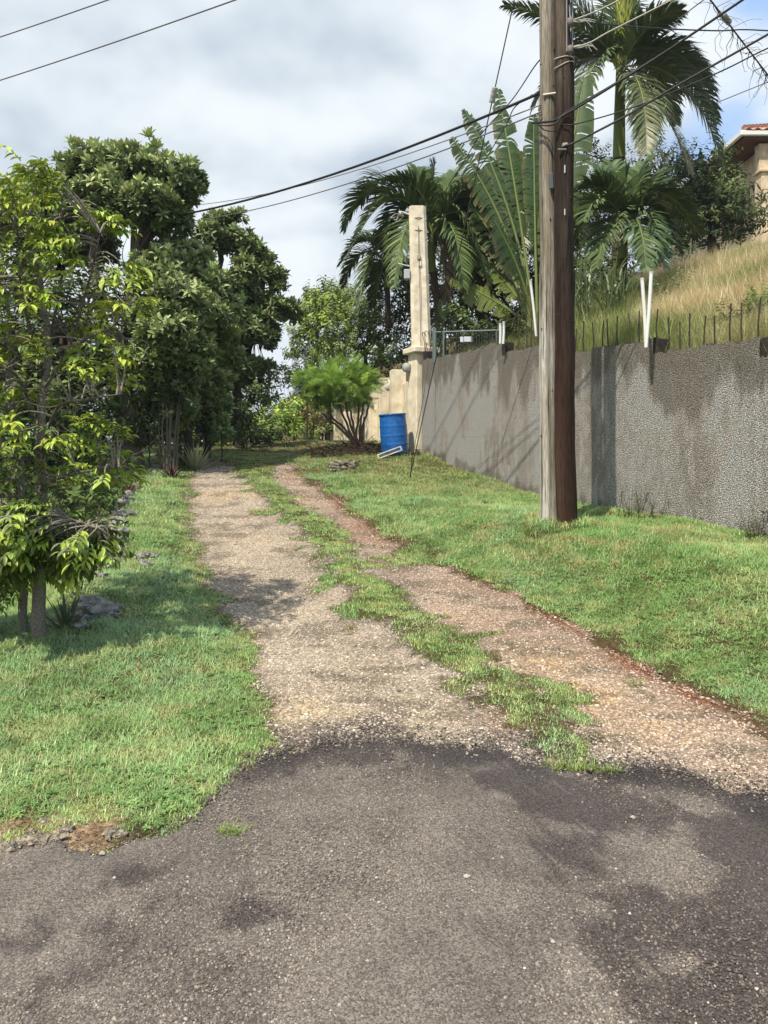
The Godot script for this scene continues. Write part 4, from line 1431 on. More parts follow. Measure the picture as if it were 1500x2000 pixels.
# ---------------------------------------------------------------- house and fence
func make_house() -> void:
	# corner of the house on the hill; its front runs right, its side runs back
	var d := 24.0
	var eave := at(1445, 262, d)
	var b := Vector3(eave.x + .6, 8.2, -d - .25)
	var h := thing("house", b, "cream house with terracotta tile roof and white gutter on the hill", "house")
	var cream := Color(.68, .57, .42)
	var g := Geo.new()
	var top := eave.y - .28
	var wh := top - 7.2
	# corner wall masses
	g.box(Transform3D(Basis(), Vector3(b.x + 4.0, 7.2 + wh * .5, b.z - 4.2)), Vector3(7.3, wh, 7.6), cream, .01)
	part(h, "wall", g, M.paint, b)
	g = Geo.new()
	g.box(Transform3D(Basis(), Vector3(b.x + .3, 7.2 + (wh - .95) * .5, b.z + .05)), Vector3(.42, wh - .95, .42), cream * 1.05, .015)
	part(h, "column", g, M.paint, b)
	g = Geo.new()
	g.box(Transform3D(Basis(), Vector3(b.x + .3, top - .9, b.z + .05)), Vector3(.56, .1, .56), cream * 1.1, .015)
	part(h, "column_capital", g, M.paint, b)
	g = Geo.new()
	g.box(Transform3D(Basis(), Vector3(b.x + 3.9, top - .43, b.z + .06)), Vector3(7.7, .86, .3), cream, .012)
	part(h, "beam", g, M.paint, b)
	g = Geo.new()
	g.box(Transform3D(Basis(), Vector3(b.x + 2.3, 8.9, b.z - .36)), Vector3(1.6, 2.0, .06), Color(.12, .09, .06), .01)
	part(h, "window", g, M.plain, b)
	g = Geo.new()
	g.box(Transform3D(Basis(), Vector3(b.x + 3.9, 7.75, b.z + .04)), Vector3(7.4, 1.0, .2), cream * .95, .012)
	part(h, "balustrade", g, M.paint, b)
	# soffit and gutter round the eaves
	var e0 := Vector3(eave.x, eave.y, -d + .25)
	g = Geo.new()
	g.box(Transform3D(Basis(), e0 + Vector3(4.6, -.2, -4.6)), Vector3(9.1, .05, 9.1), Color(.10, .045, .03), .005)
	part(h, "soffit", g, M.plain, b)
	g = Geo.new()
	g.box(Transform3D(Basis(), e0 + Vector3(4.55, -.07, .0)), Vector3(9.3, .17, .12), Color(.72, .73, .74), .02)
	part(h, "gutter", g, M.plain, b)
	g = Geo.new()
	g.box(Transform3D(Basis(), e0 + Vector3(-.05, -.072, -4.6)), Vector3(.12, .165, 9.3), Color(.74, .75, .76), .02)
	part(h, "gutter", g, M.plain, b)
	# roof: two planes meeting in a hip, laid with curved tiles
	var pitch := .46
	var roof := Geo.new()
	var apex := e0 + Vector3(4.5, 4.5 * pitch, -4.5)
	var fr := e0 + Vector3(9.1, 0, 0)
	var bk := e0 + Vector3(0, 0, -9.1)
	roof.face([e0, fr, apex], Vector3(0, 1, pitch).normalized(), Color(.25, .12, .08))
	roof.face([e0, bk, apex], Vector3(-pitch, 1, 0).normalized(), Color(.25, .12, .08))
	var rf := part(h, "roof", roof, M.tile, b)
	var tile := Geo.new()
	var pr := 9
	for j in 2:
		for k in pr:
			var u := float(k) / (pr - 1)
			var y := .035 * sin(u * TAU) + .03 + (.03 if j == 0 else .0)
			var nn := Vector3(-.22 * cos(u * TAU), 1, .1).normalized()
			tile.vert(Vector3((u - .5) * .31, y, (.2 if j == 0 else -.2)), nn, Vector2(u, j), Color.WHITE)
	for k in pr - 1: tile.quad(k, k + 1, k + 1 + pr, k + pr)
	for k in pr:
		var q: Vector3 = tile.v[k]
		tile.vert(q, Vector3.BACK, Vector2(0, 0), Color.WHITE)
		tile.vert(q - Vector3.UP * .035, Vector3.BACK, Vector2(0, 0), Color.WHITE)
	for k in pr - 1:
		var a := pr * 2 + k * 2
		tile.quad(a, a + 1, a + 3, a + 2)
	var tm := tile.build()
	var tones := []
	for c in [Color(.47, .235, .17), Color(.53, .28, .21), Color(.42, .20, .14), Color(.56, .33, .26)]:
		var m := surf(.85, .3)
		m.vertex_color_use_as_albedo = false
		m.albedo_color = c.linear_to_srgb()
		m.cull_mode = BaseMaterial3D.CULL_DISABLED
		tones.append(m)
	var slope := sqrt(1.0 + pitch * pitch)
	for row in 8:
		for k in 14:
			var x := k * .3 + .2
			var run := row * .34 + .12
			if x < run: continue
			var o := MeshInstance3D.new()
			o.name = "tile"
			o.mesh = tm
			o.material_override = tones[rng.randi() % 4]
			var up := Vector3(0, 1, pitch).normalized()
			var bs := Basis(Vector3.RIGHT, up, Vector3.RIGHT.cross(up))
			o.transform = Transform3D(bs, e0 + Vector3(x, run * pitch + .015, -run) - b)
			rf.add_child(o, true)
	for k in 14:      # hip capping
		var g2 := Geo.new()
		var dirh := (apex - e0).normalized()
		var p := e0 + dirh * (.12 + k * .36) + Vector3.UP * .06
		g2.tube(PackedVector3Array([p + Vector3.UP * .03, p + dirh * .4]), PackedFloat32Array([.11, .085]), 10, vary(Color(.47, .25, .18), .15))
		part(rf, "hip_tile", g2, M.tile, b)

func make_fence() -> void:
	var b := at(905, 690, 14.6)
	var f := thing("mesh_fence", b, "green grey steel fence with white plates behind the step of the wall", "fence")
	var green := Color(.10, .14, .125)
	var a := at(846, 649, 14.9)
	var c := at(976, 645, 13.6)
	var low := Vector3.DOWN * .62
	var g := Geo.new()
	g.tube(PackedVector3Array([a, c]), taper(2, .016, .016), 8, Color(.22, .26, .25))
	part(f, "top_rail", g, M.metal, b)
	for t in [0.0, .03, .17, .96, 1.0]:
		g = Geo.new()
		var p := a.lerp(c, t)
		var r := .035 if t == .03 else .02
		g.tube(PackedVector3Array([p + Vector3.UP * (.08 if t == .03 else .02), p + low]), taper(2, r, r), 8, mixc(green, Color(.2, .24, .24), r01()))
		part(f, "post", g, M.metal, b)
	for k in 26:
		g = Geo.new()
		var p := a.lerp(c, (k + .5) / 26.0)
		g.tube(PackedVector3Array([p, p + low]), taper(2, .006, .006), 5, Color(.07, .085, .08))
		part(f, "bar", g, M.metal, b)
	for q in [[902, 663, 7], [911, 662.5, 10], [919, 662.5, 8]]:
		g = Geo.new()
		g.box(Transform3D(Basis(Vector3.UP, .35), at(q[0], q[1], 14.15)), Vector3(q[2] * .0096, .1, .012), Color(.7, .74, .8), .003)
		part(f, "plate", g, M.plain, b, "white plate on the fence")

# ---------------------------------------------------------------- plants
func rosette(count: int, length: float, width: float, lo: float, hi: float, bend: float) -> ArrayMesh:
	var g := Geo.new()
	for k in count:
		var a := k * 2.399 + rr(-.3, .3)
		var el := lerpf(lo, hi, float(k) / count) + rr(-.12, .12)
		var dir := Vector3(cos(a) * cos(el), sin(el), sin(a) * cos(el))
		var f := rr(.75, 1.25)
		g.leaf(dir * length * .12 - Vector3.UP * length * .25 * (1.0 - float(k) / count), dir, Vector3.UP + rdir() * .25, length * rr(.75, 1.15), width * rr(.8, 1.15), .3, bend, Color(f * rr(.92, 1.08), f, f * rr(.85, 1.1)), 3)
	return g.build()
func spray(count: int, twig: float, length: float, width: float, droop: float) -> ArrayMesh:
	var g := Geo.new()
	g.tube(PackedVector3Array([Vector3.ZERO, Vector3(0, twig * .5, 0), Vector3(.02, twig, 0)]), taper(3, .006, .002), 4, Color(.6, .45, .4), false)
	for k in count:
		var t := (k + .7) / count
		var a := k * 2.2 + rr(-.4, .4)
		var dir := (Vector3(cos(a), .55, sin(a)) + Vector3.DOWN * droop * rr(.2, 1)).normalized()
		var f := rr(.7, 1.3)
		g.leaf(Vector3(0, twig * t, 0), dir, Vector3.UP + rdir() * .5, length * rr(.7, 1.2), width * rr(.8, 1.2), .25, .5, Color(f * rr(.9, 1.12), f, f * rr(.8, 1.1)), 2)
	return g.build()
# a feathery leaf: many narrow leaflets in two rows of small fans
func feather(pairs: int, length: float) -> ArrayMesh:
	var g := Geo.new()
	for k in pairs:
		var t := (k + 1.0) / pairs
		var c := Vector3(0, length * t, 0) - Vector3(0, 0, length * .35 * t * t)
		var l := length * .40 * sin(PI * clampf(t * .8 + .18, 0, 1))
		for s in [-1.0, 1.0]:
			var dir := Vector3(s, .5, -.2 + rr(-.12, .12)).normalized()
			var f := rr(.7, 1.25)
			g.leaf(c, dir, Vector3(0, .2, 1), l, length * .022, .1, .5, Color(f, f, f * .9), 3)
			for j in 4:
				var q := c + dir * l * (j + .6) / 4.6
				for e in [-1.0, 1.0]:
					g.leaf(q, (dir * .6 + Vector3(-s * .2, .8, 0) * e).normalized(), Vector3(0, .2, 1), length * .06, length * .02, .1, .2, Color(f, f, f * .9), 2)
	g.tube(PackedVector3Array([Vector3.ZERO, Vector3(0, length * .5, -length * .09), Vector3(0, length, -length * .35)]), taper(3, .004, .002), 4, Color(.7, .7, .5), false)
	return g.build()

func foliage_tree(called: String, label: String, category: String, group: String, stems: Array, r0: float, bark: Color, blobs: Array, meshes: Array, mat: Material, size: float, dens: float, lo: Color, hi: Color, up := 0.6, limbs := true, deep := 1.0) -> Node3D:
	var base: Vector3 = stems[0][0]
	var root := thing(called, base, label, category, group)
	var fork: Vector3 = stems[0][-1]
	for s in stems:
		var g := Geo.new()
		var p := smooth_path(s, 5)
		for i in p.size(): p[i] += Vector3(n_fbm.get_noise_2d(i * 60.0, s[0].x * 90.0), 0, n_fbm.get_noise_2d(i * 60.0, s[0].x * 90.0 + 300.0)) * r0 * .5
		var rad := taper(p.size(), r0, r0 * .55)
		rad[0] *= 1.25
		g.tube(p, rad, 10, bark)
		part(root, "trunk", g, M.bark, base)
	var where := []
	var tint := PackedColorArray()
	var br := Geo.new()
	for q in blobs:
		var d: float = q[2]
		var c := at(q[0], q[1], d)
		var r: float = q[3] * d / F
		var rad3 := Vector3(r, r * (q[4] if q.size() > 4 else 0.85), r * deep)
		var start: Vector3 = fork
		var best := 1e9
		for s in stems:
			if (s[-1] as Vector3).distance_to(c) < best:
				best = (s[-1] as Vector3).distance_to(c)
				start = s[-1]
		var path := curve3(start, start.lerp(c, .5) + Vector3(rr(-.2, .2), rr(.0, .3), rr(-.2, .2)) * best * .4, c, 7)
		if limbs: br.tube(path, taper(8, maxf(r0 * .5 * minf(1.0, .35 + r), .012), .008), 6, bark * .9, false)
		var n := int(dens * r * r / (size * size) * .19)
		var sd := rr(0, 1000)
		for i in n:
			var dir := rdir()
			if dir.y < -.55 and r01() < .7: continue
			var k := 1.0 + .42 * n_fbm.get_noise_3d(dir.x * 90.0 + sd, dir.y * 90.0, dir.z * 90.0)
			var depth_ := rr(.78, 1.05) if r01() < .72 else rr(.3, .8)
			if n_fbm.get_noise_3d(dir.x * 150.0 - sd, dir.y * 150.0, dir.z * 150.0) < -.2 and r01() < .75: continue
			var p := c + dir * rad3 * k * depth_
			var face_dir := (dir * .7 + Vector3.UP * up + rdir() * .35).normalized()
			var sz := size * rr(.75, 1.25)
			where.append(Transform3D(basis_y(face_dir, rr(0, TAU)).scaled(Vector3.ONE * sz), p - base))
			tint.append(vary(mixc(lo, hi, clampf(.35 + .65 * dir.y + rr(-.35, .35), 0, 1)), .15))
			if limbs and i % 6 == 0:
				var f: Vector3 = path[rng.randi_range(3, 7)]
				br.tube(curve3(f, f.lerp(p, .5) + rdir() * r * .12 + Vector3.UP * r * .08, p, 3), taper(4, .012 + .004 * r, .004), 4, bark * .85, false)
	if limbs: part(root, "branches", br, M.bark, base).set_meta("kind", "stuff")
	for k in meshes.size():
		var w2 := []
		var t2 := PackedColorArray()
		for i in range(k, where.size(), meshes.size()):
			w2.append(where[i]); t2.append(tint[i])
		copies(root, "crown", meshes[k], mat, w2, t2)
	return root

func frond_geo(path: PackedVector3Array, leaf_len: float, leaf_w: float, pairs: int, lift: float, hang: float, lo: Color, hi: Color, stalk := .12) -> Geo:
	var g := Geo.new()
	var m := path.size()
	g.tube(path, taper(m, .028, .006), 6, mixc(lo, Color(.25, .3, .08), .5), false)
	var first := 1.0
	for k in pairs:
		var t := stalk + (1.0 - stalk) * (k + .5) / pairs
		var f := t * (m - 1)
		var i := mini(int(f), m - 2)
		var p := path[i].lerp(path[i + 1], f - i)
		var dir := (path[i + 1] - path[i]).normalized()
		var sd := dir.cross(Vector3.UP)
		sd = sd.normalized() if sd.length() > .05 else Vector3.RIGHT
		var u := sd.cross(dir).normalized()
		var l := leaf_len * (sin(PI * clampf(.16 + t * .80, 0, 1)) * .85 + .15)
		for s in [-1.0, 1.0]:
			var dd: Vector3 = (sd * s * rr(.75, 1.05) + dir * (.45 + .5 * t) + u * lift * rr(.5, 1.3) + rdir() * .12).normalized()
			var col := vary(mixc(lo, hi, r01()), .15)
			var ll := l * rr(.85, 1.1)
			var a := g.v.size()
			var q := p
			var across: Vector3 = dd.cross(u).normalized()
			for j in 4:
				var w: float = leaf_w * [.55, 1.0, .75, .05][j] * .5
				var nn: Vector3 = across.cross(dd).normalized()
				if nn.dot(u) < 0: nn = -nn
				g.vert(q - across * w, nn, Vector2(0, j), col)
				g.vert(q + across * w, nn, Vector2(1, j), col)
				q += dd * ll / 3.0
				dd = (dd + Vector3.DOWN * hang * rr(.7, 1.3) / 3.0 * (j + .6)).normalized()
			for j in 3:
				g.quad(a + j * 2, a + j * 2 + 1, a + j * 2 + 3, a + j * 2 + 2)
	return g

func palm(label: String, crown: Vector3, trunk: Array, r0: float, shaft: Array, fronds: Array, leaf_len: float, leaf_w: float, pairs: int, lift: float, hang: float, lo: Color, hi: Color, group := "") -> void:
	var base: Vector3 = trunk[0]
	var root := thing("palm_tree", base, label, "palm tree", group)
	var g := Geo.new()
	var p := smooth_path(trunk, 14)
	var rad := PackedFloat32Array()
	for i in p.size(): rad.append(r0 * (1.15 - .25 * i / p.size()) * (1.0 + (.06 if i % 3 == 0 else 0.0)))
	g.tube(p, rad, 12, Color(.15, .125, .095))
	part(root, "trunk", g, M.bark, base)
	g = Geo.new()
	var cs := smooth_path(shaft, 6)
	g.tube(cs, taper(cs.size(), r0 * 1.15, r0 * .6), 12, Color(.16, .20, .05))
	part(root, "crownshaft", g, M.plain, base)
	for f in fronds:
		var dz: float = f[4]
		var cz := -crown.z
		var c1 := at(f[0], f[1], cz + dz * .6)
		var c2 := at(f[2], f[3], cz + dz)
		var start := crown + Vector3(rr(-.05, .05), rr(-.15, .15), rr(-.05, .05))
		# control point so that the arc passes through c1
		var ctrl := c1 * 2.0 - (start + c2) * .5
		var path := curve3(start, ctrl, c2, 16)
		var tone: float = f[5] if f.size() > 5 else 0.0
		part(root, "frond", frond_geo(path, leaf_len, leaf_w, pairs, lift, hang, mixc(lo, Color(.12, .085, .045), tone), mixc(hi, Color(.2, .15, .08), tone)), M.palm, base)

func paddle_geo(path: PackedVector3Array, width: float, face_dir: Vector3, torn: float, lo: Color, hi: Color, stalk: float) -> Geo:
	var g := Geo.new()
	var m := path.size()
	g.tube(path, taper(m, .045, .01), 6, Color(.20, .24, .09), false)
	var steps := 44
	for s in [-1.0, 1.0]:
		var group_droop := 0.0
		var gap := false
		for k in steps:
			if r01() < torn: group_droop = rr(-.2, 1.1) * minf(torn * 2.0, 1.1)
			gap = r01() < torn * .55
			var pts := []
			for e in 2:
				var t := stalk + (1.0 - stalk) * (k + e * (.72 if gap else 1.0)) / steps
				var f := minf(t * (m - 1), m - 1.001)
				var i := int(f)
				var p := path[i].lerp(path[i + 1], f - i)
				var dir := (path[i + 1] - path[i]).normalized()
				var sd: Vector3 = dir.cross(face_dir).normalized() * s
				var u: Vector3 = sd.cross(dir).normalized()
				if u.dot(face_dir) < 0: u = -u
				var x := (t - stalk) / (1.0 - stalk)
				var w := width * .5 * pow(sin(PI * clampf(.05 + x * .93, 0, 1)), .55)
				var row := []
				for j in 4:
					var q := j / 3.0
					row.append([p + u * .012 * (1.0 if (k + e) % 2 else -1.0) * q + sd * w * q + dir * w * q * .35 + u * w * (.22 * q - .3 * q * q) + Vector3.DOWN * w * group_droop * q * q, (u - sd * (.2 - .6 * q)).normalized()])
				pts.append(row)
			var c := vary(mixc(lo, hi, .5 + .8 * n_fbm.get_noise_2d(k * 40.0, s * 50.0 + lo.g * 9000.0)), .05)
			var a := g.v.size()
			for e in 2:
				for j in 4: g.vert(pts[e][j][0], pts[e][j][1], Vector2(j, e), c if j < 3 else mixc(c, Color(.22, .18, .08), torn))
			for j in 3: g.quad(a + j, a + j + 1, a + j + 5, a + j + 4)
	return g

func spiky(called: String, label: String, category: String, base: Vector3, count: int, length: float, width: float, lo: float, hi: float, bend: float, a: Color, b: Color, mat: Material) -> void:
	var root := thing(called, base, label, category)
	for k in count:
		var g := Geo.new()
		var an := k * 2.399 + rr(-.2, .2)
		var el := lerpf(lo, hi, float(k) / count) + rr(-.1, .1)
		var dir := Vector3(cos(an) * cos(el), sin(el), sin(an) * cos(el))
		var l := length * rr(.8, 1.15)
		var first := g.v.size()
		var sd := dir.cross(Vector3.UP).normalized()
		var u := sd.cross(dir).normalized()
		var c := vary(mixc(a, b, r01()), .12)
		var q := base + dir * .02
		var dd := dir
		for j in 6:
			var t := j / 5.0
			var w := width * .5 * (1.0 - pow(t, 1.7)) * (.75 + t * .6)
			for s in [-1.0, 0.0, 1.0]:
				g.vert(q + sd * w * s + u * w * .45 * absf(s), (u - sd * s * .4).normalized(), Vector2(s, t), c * (1.0 if s == 0.0 else 1.25))
			q += dd * l / 5.0
			dd = (dd + Vector3.DOWN * bend / 5.0).normalized()
		for j in 5:
			for s in 2: g.quad(first + j * 3 + s, first + j * 3 + s + 1, first + j * 3 + s + 4, first + j * 3 + s + 3)
		part(root, "leaf", g, mat, base)

# ---------------------------------------------------------------- the near tree on the left
func make_near_tree() -> void:
	var d := 5.7
	var base := at(77, 1268, d)
	base.y = ground_y(base.x, d) - .03
	var root := thing("soursop_tree", base, "young tree with drooping bright green leaves and two trunks on the left lawn", "tree")
	var bark := Color(.40, .37, .31)
	var stem_a := [base, at(76, 1150, d), at(80, 1000, d), at(78, 880, d), at(82, 780, d), at(95, 690, d), at(80, 560, d - .05), at(60, 440, d - .1), at(70, 360, d - .1)]
	var bb := at(47, 1226, d + .16)
	bb.y = ground_y(bb.x, d + .12) - .03
	var stem_b := [bb, at(45, 1130, d + .14), at(40, 1020, d + .12), at(40, 900, d + .15), at(20, 760, d + .2), at(15, 600, d + .2), at(-20, 450, d + .2)]
	var k := 0
	var pool := []
	for s in [stem_a, stem_b]:
		var g := Geo.new()
		var p := smooth_path(s, 7)
		for i in p.size(): p[i] += Vector3(n_fbm.get_noise_1d(i * 90.0 + k * 500.0), 0, n_fbm.get_noise_1d(i * 90.0 + 900.0)) * .012
		var r := PackedFloat32Array()
		for i in p.size(): r.append(lerpf([.058, .036][k], .012, pow(float(i) / p.size(), .8)) * (1.0 + .12 * n_fbm.get_noise_1d(i * 300.0)))
		r[0] *= 1.15
		g.tube(p, r, 12, bark)
		part(root, "trunk", g, M.bark, base)
		for i in range(12, p.size()): pool.append(p[i])
		k += 1
	# main limbs as the photograph shows them
	var limbs := [
		[at(84, 760, d), at(130, 690, d - .1), at(165, 580, d - .2), at(182, 520, d - .25), at(195, 455, d - .3)],
		[at(130, 690, d - .1), at(170, 660, d - .3), at(215, 640, d - .4), at(250, 600, d - .4)],
		[at(78, 830, d), at(30, 730, d - .2), at(-10, 725, d - .3)],
		[at(80, 900, d), at(110, 800, d - .3), at(170, 780, d - .5), at(235, 770, d - .5)],
		[at(76, 960, d), at(110, 935, d - .2), at(170, 920, d - .3), at(240, 912, d - .4)],
		[at(78, 1010, d), at(120, 1010, d - .3), at(190, 1030, d - .4)],
		[at(78, 1020, d), at(30, 985, d - .3), at(-20, 990, d - .4)],
		[at(80, 870, d), at(60, 890, d - .2), at(0, 895, d - .3)],
		[at(84, 740, d), at(60, 650, d - .2), at(40, 560, d - .3), at(35, 450, d - .3)],
		[at(90, 700, d), at(110, 600, d + .1), at(125, 500, d + .1), at(120, 400, d)],
	]
	for l in limbs:
		var g := Geo.new()
		var p := smooth_path(l, 6)
		g.tube(p, taper(p.size(), .016, .005), 7, mixc(bark * .7, Color(.2, .18, .15), r01()))
		part(root, "branch", g, M.bark, base)
		for q in p: pool.append(q)
	var blobs := [[60, 350, 45], [112, 372, 30], [30, 400, 60], [100, 430, 60], [180, 420, 38], [212, 440, 25], [50, 500, 60], [140, 500, 45], [20, 580, 50], [90, 575, 40], [238, 535, 34], [258, 585, 28], [210, 600, 34], [170, 640, 32], [40, 660, 45], [110, 690, 30], [222, 690, 35], [242, 735, 28], [190, 740, 32], [30, 765, 45], [90, 780, 28], [30, 850, 50], [130, 850, 30], [195, 850, 30], [240, 850, 16], [100, 915, 42], [205, 912, 36], [256, 916, 18], [30, 930, 40], [50, 1030, 60], [130, 1040, 46], [190, 1050, 32], [20, 1085, 40], [80, 1085, 36], [150, 1078, 36], [-10, 1130, 40], [-60, 400, 80], [-80, 550, 90], [-60, 700, 80], [-70, 850, 80], [-70, 1000, 70]]
	var twigs := Geo.new()
	var leaves := []
	for b in blobs:
		var r: float = b[2] * d / F
		var c := at(b[0] - 6, b[1], d - .15 + rr(-.35, .3))
		var n := int((9 + 480.0 * r * r) * (3.2 if b[1] > 980 else (.85 if b[1] < 480 or b[0] < 0 else .6)))
		for i in n:
			var tip := c + rdir() * Vector3(r, r * .85, r * 1.5) * pow(r01(), .4)
			var near: Vector3 = pool[0]
			var best := 1e9
			for q in pool:
				var dd: float = q.distance_squared_to(tip) + (0.25 if q.y > tip.y + .1 else 0.0)
				if dd < best:
					best = dd
					near = q
			var out := (tip - near).normalized()
			out = (out + Vector3(0, -.15, 0) + rdir() * .4).normalized()
			var tw := rr(.13, .22)
			var e := tip + (out * Vector3(1, .5, 1) + Vector3.DOWN * .08).normalized() * tw
			var mid := tip + out * tw * .5
			if i % 2 == 0: twigs.tube(curve3(near, near.lerp(tip, .6) + Vector3.UP * .06 + rdir() * .05, tip, 4), taper(5, .008, .004), 5, bark * 1.1, false)
			twigs.tube(PackedVector3Array([tip, mid, e]), taper(3, .0035, .0015), 4, Color(.14, .15, .06), false)
			var ln := rng.randi_range(8, 12)
			var tone := mixc(Color(.21, .32, .035), Color(.44, .53, .075), r01())
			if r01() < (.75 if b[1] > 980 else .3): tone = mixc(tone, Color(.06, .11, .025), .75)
			for j in ln:
				var t := (j + .5) / ln
				var p := tip.lerp(mid, t * 2.0) if t < .5 else mid.lerp(e, t * 2.0 - 1.0)
				var ax := (e - tip).normalized()
				var sd := ax.cross(Vector3.UP).normalized() * (1.0 if j % 2 else -1.0)
				var dir := (sd * .75 + ax * .55 + Vector3.DOWN * rr(-.3, .45) + rdir() * .2).normalized()
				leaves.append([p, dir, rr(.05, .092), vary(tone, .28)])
	# bare grey twigs among the leaves
	for i in 130:
		var f: Vector3 = pool[rng.randi_range(20, pool.size() - 1)]
		var g2 := rdir() * Vector3(1, .6, 1)
		var pts := [f]
		for j in 4:
			f += (g2 + rdir() * .5).normalized() * rr(.07, .15)
			pts.append(f)
		var sp := smooth_path(pts, 3)
		twigs.tube(sp, taper(sp.size(), .006, .0018), 5, mixc(Color(.26, .24, .21), Color(.15, .13, .11), r01()), false)
	part(root, "twigs", twigs, M.bark, base).set_meta("kind", "stuff")
	var fg := Geo.new()
	fg.lathe(Transform3D(Basis(), at(119, 527, d - .2)), [Vector2(.001, -.045), Vector2(.025, -.035), Vector2(.032, 0), Vector2(.025, .035), Vector2(.001, .045)], 10, Color(.025, .022, .018))
	part(root, "fruit", fg, M.bark, base, "small dark dried fruit")
	# leaves: the nearest three hundred one by one
	var shapes := []
	for i in 4:
		var g := Geo.new()
		g.leaf(Vector3.ZERO, Vector3.UP, Vector3.BACK, 1.0, [.36, .42, .34, .40][i], [.55, .4, .7, .5][i], [.8, .5, 1.1, .7][i], Color.WHITE, 4)
		shapes.append(g.build())
	leaves.sort_custom(func(a, b): return a[0].length_squared() - a[2] * 8.0 < b[0].length_squared() - b[2] * 8.0)
	var mats := []
	for c in [Color(.24, .36, .036), Color(.37, .47, .055), Color(.15, .24, .03), Color(.30, .41, .045)]:
		var m := leafy(.4, Color(.62, .62, .62), .45)
		m.vertex_color_use_as_albedo = false
		m.albedo_color = c.linear_to_srgb()
		mats.append(m)
	var where := []
	var tint := PackedColorArray()
	var singles := 0
	for i in leaves.size():
		var l: Array = leaves[i]
		var y: Vector3 = l[1]
		var up := Vector3.UP + rdir() * .35
		var x := y.cross(up).normalized()
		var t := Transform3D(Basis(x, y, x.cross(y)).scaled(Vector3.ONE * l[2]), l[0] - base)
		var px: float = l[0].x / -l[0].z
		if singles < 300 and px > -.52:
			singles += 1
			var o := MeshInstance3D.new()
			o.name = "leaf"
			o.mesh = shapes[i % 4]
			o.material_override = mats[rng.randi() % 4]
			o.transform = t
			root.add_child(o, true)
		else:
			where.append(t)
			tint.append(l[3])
	copies(root, "foliage", shapes[0], M.leaf_soft, where, tint)

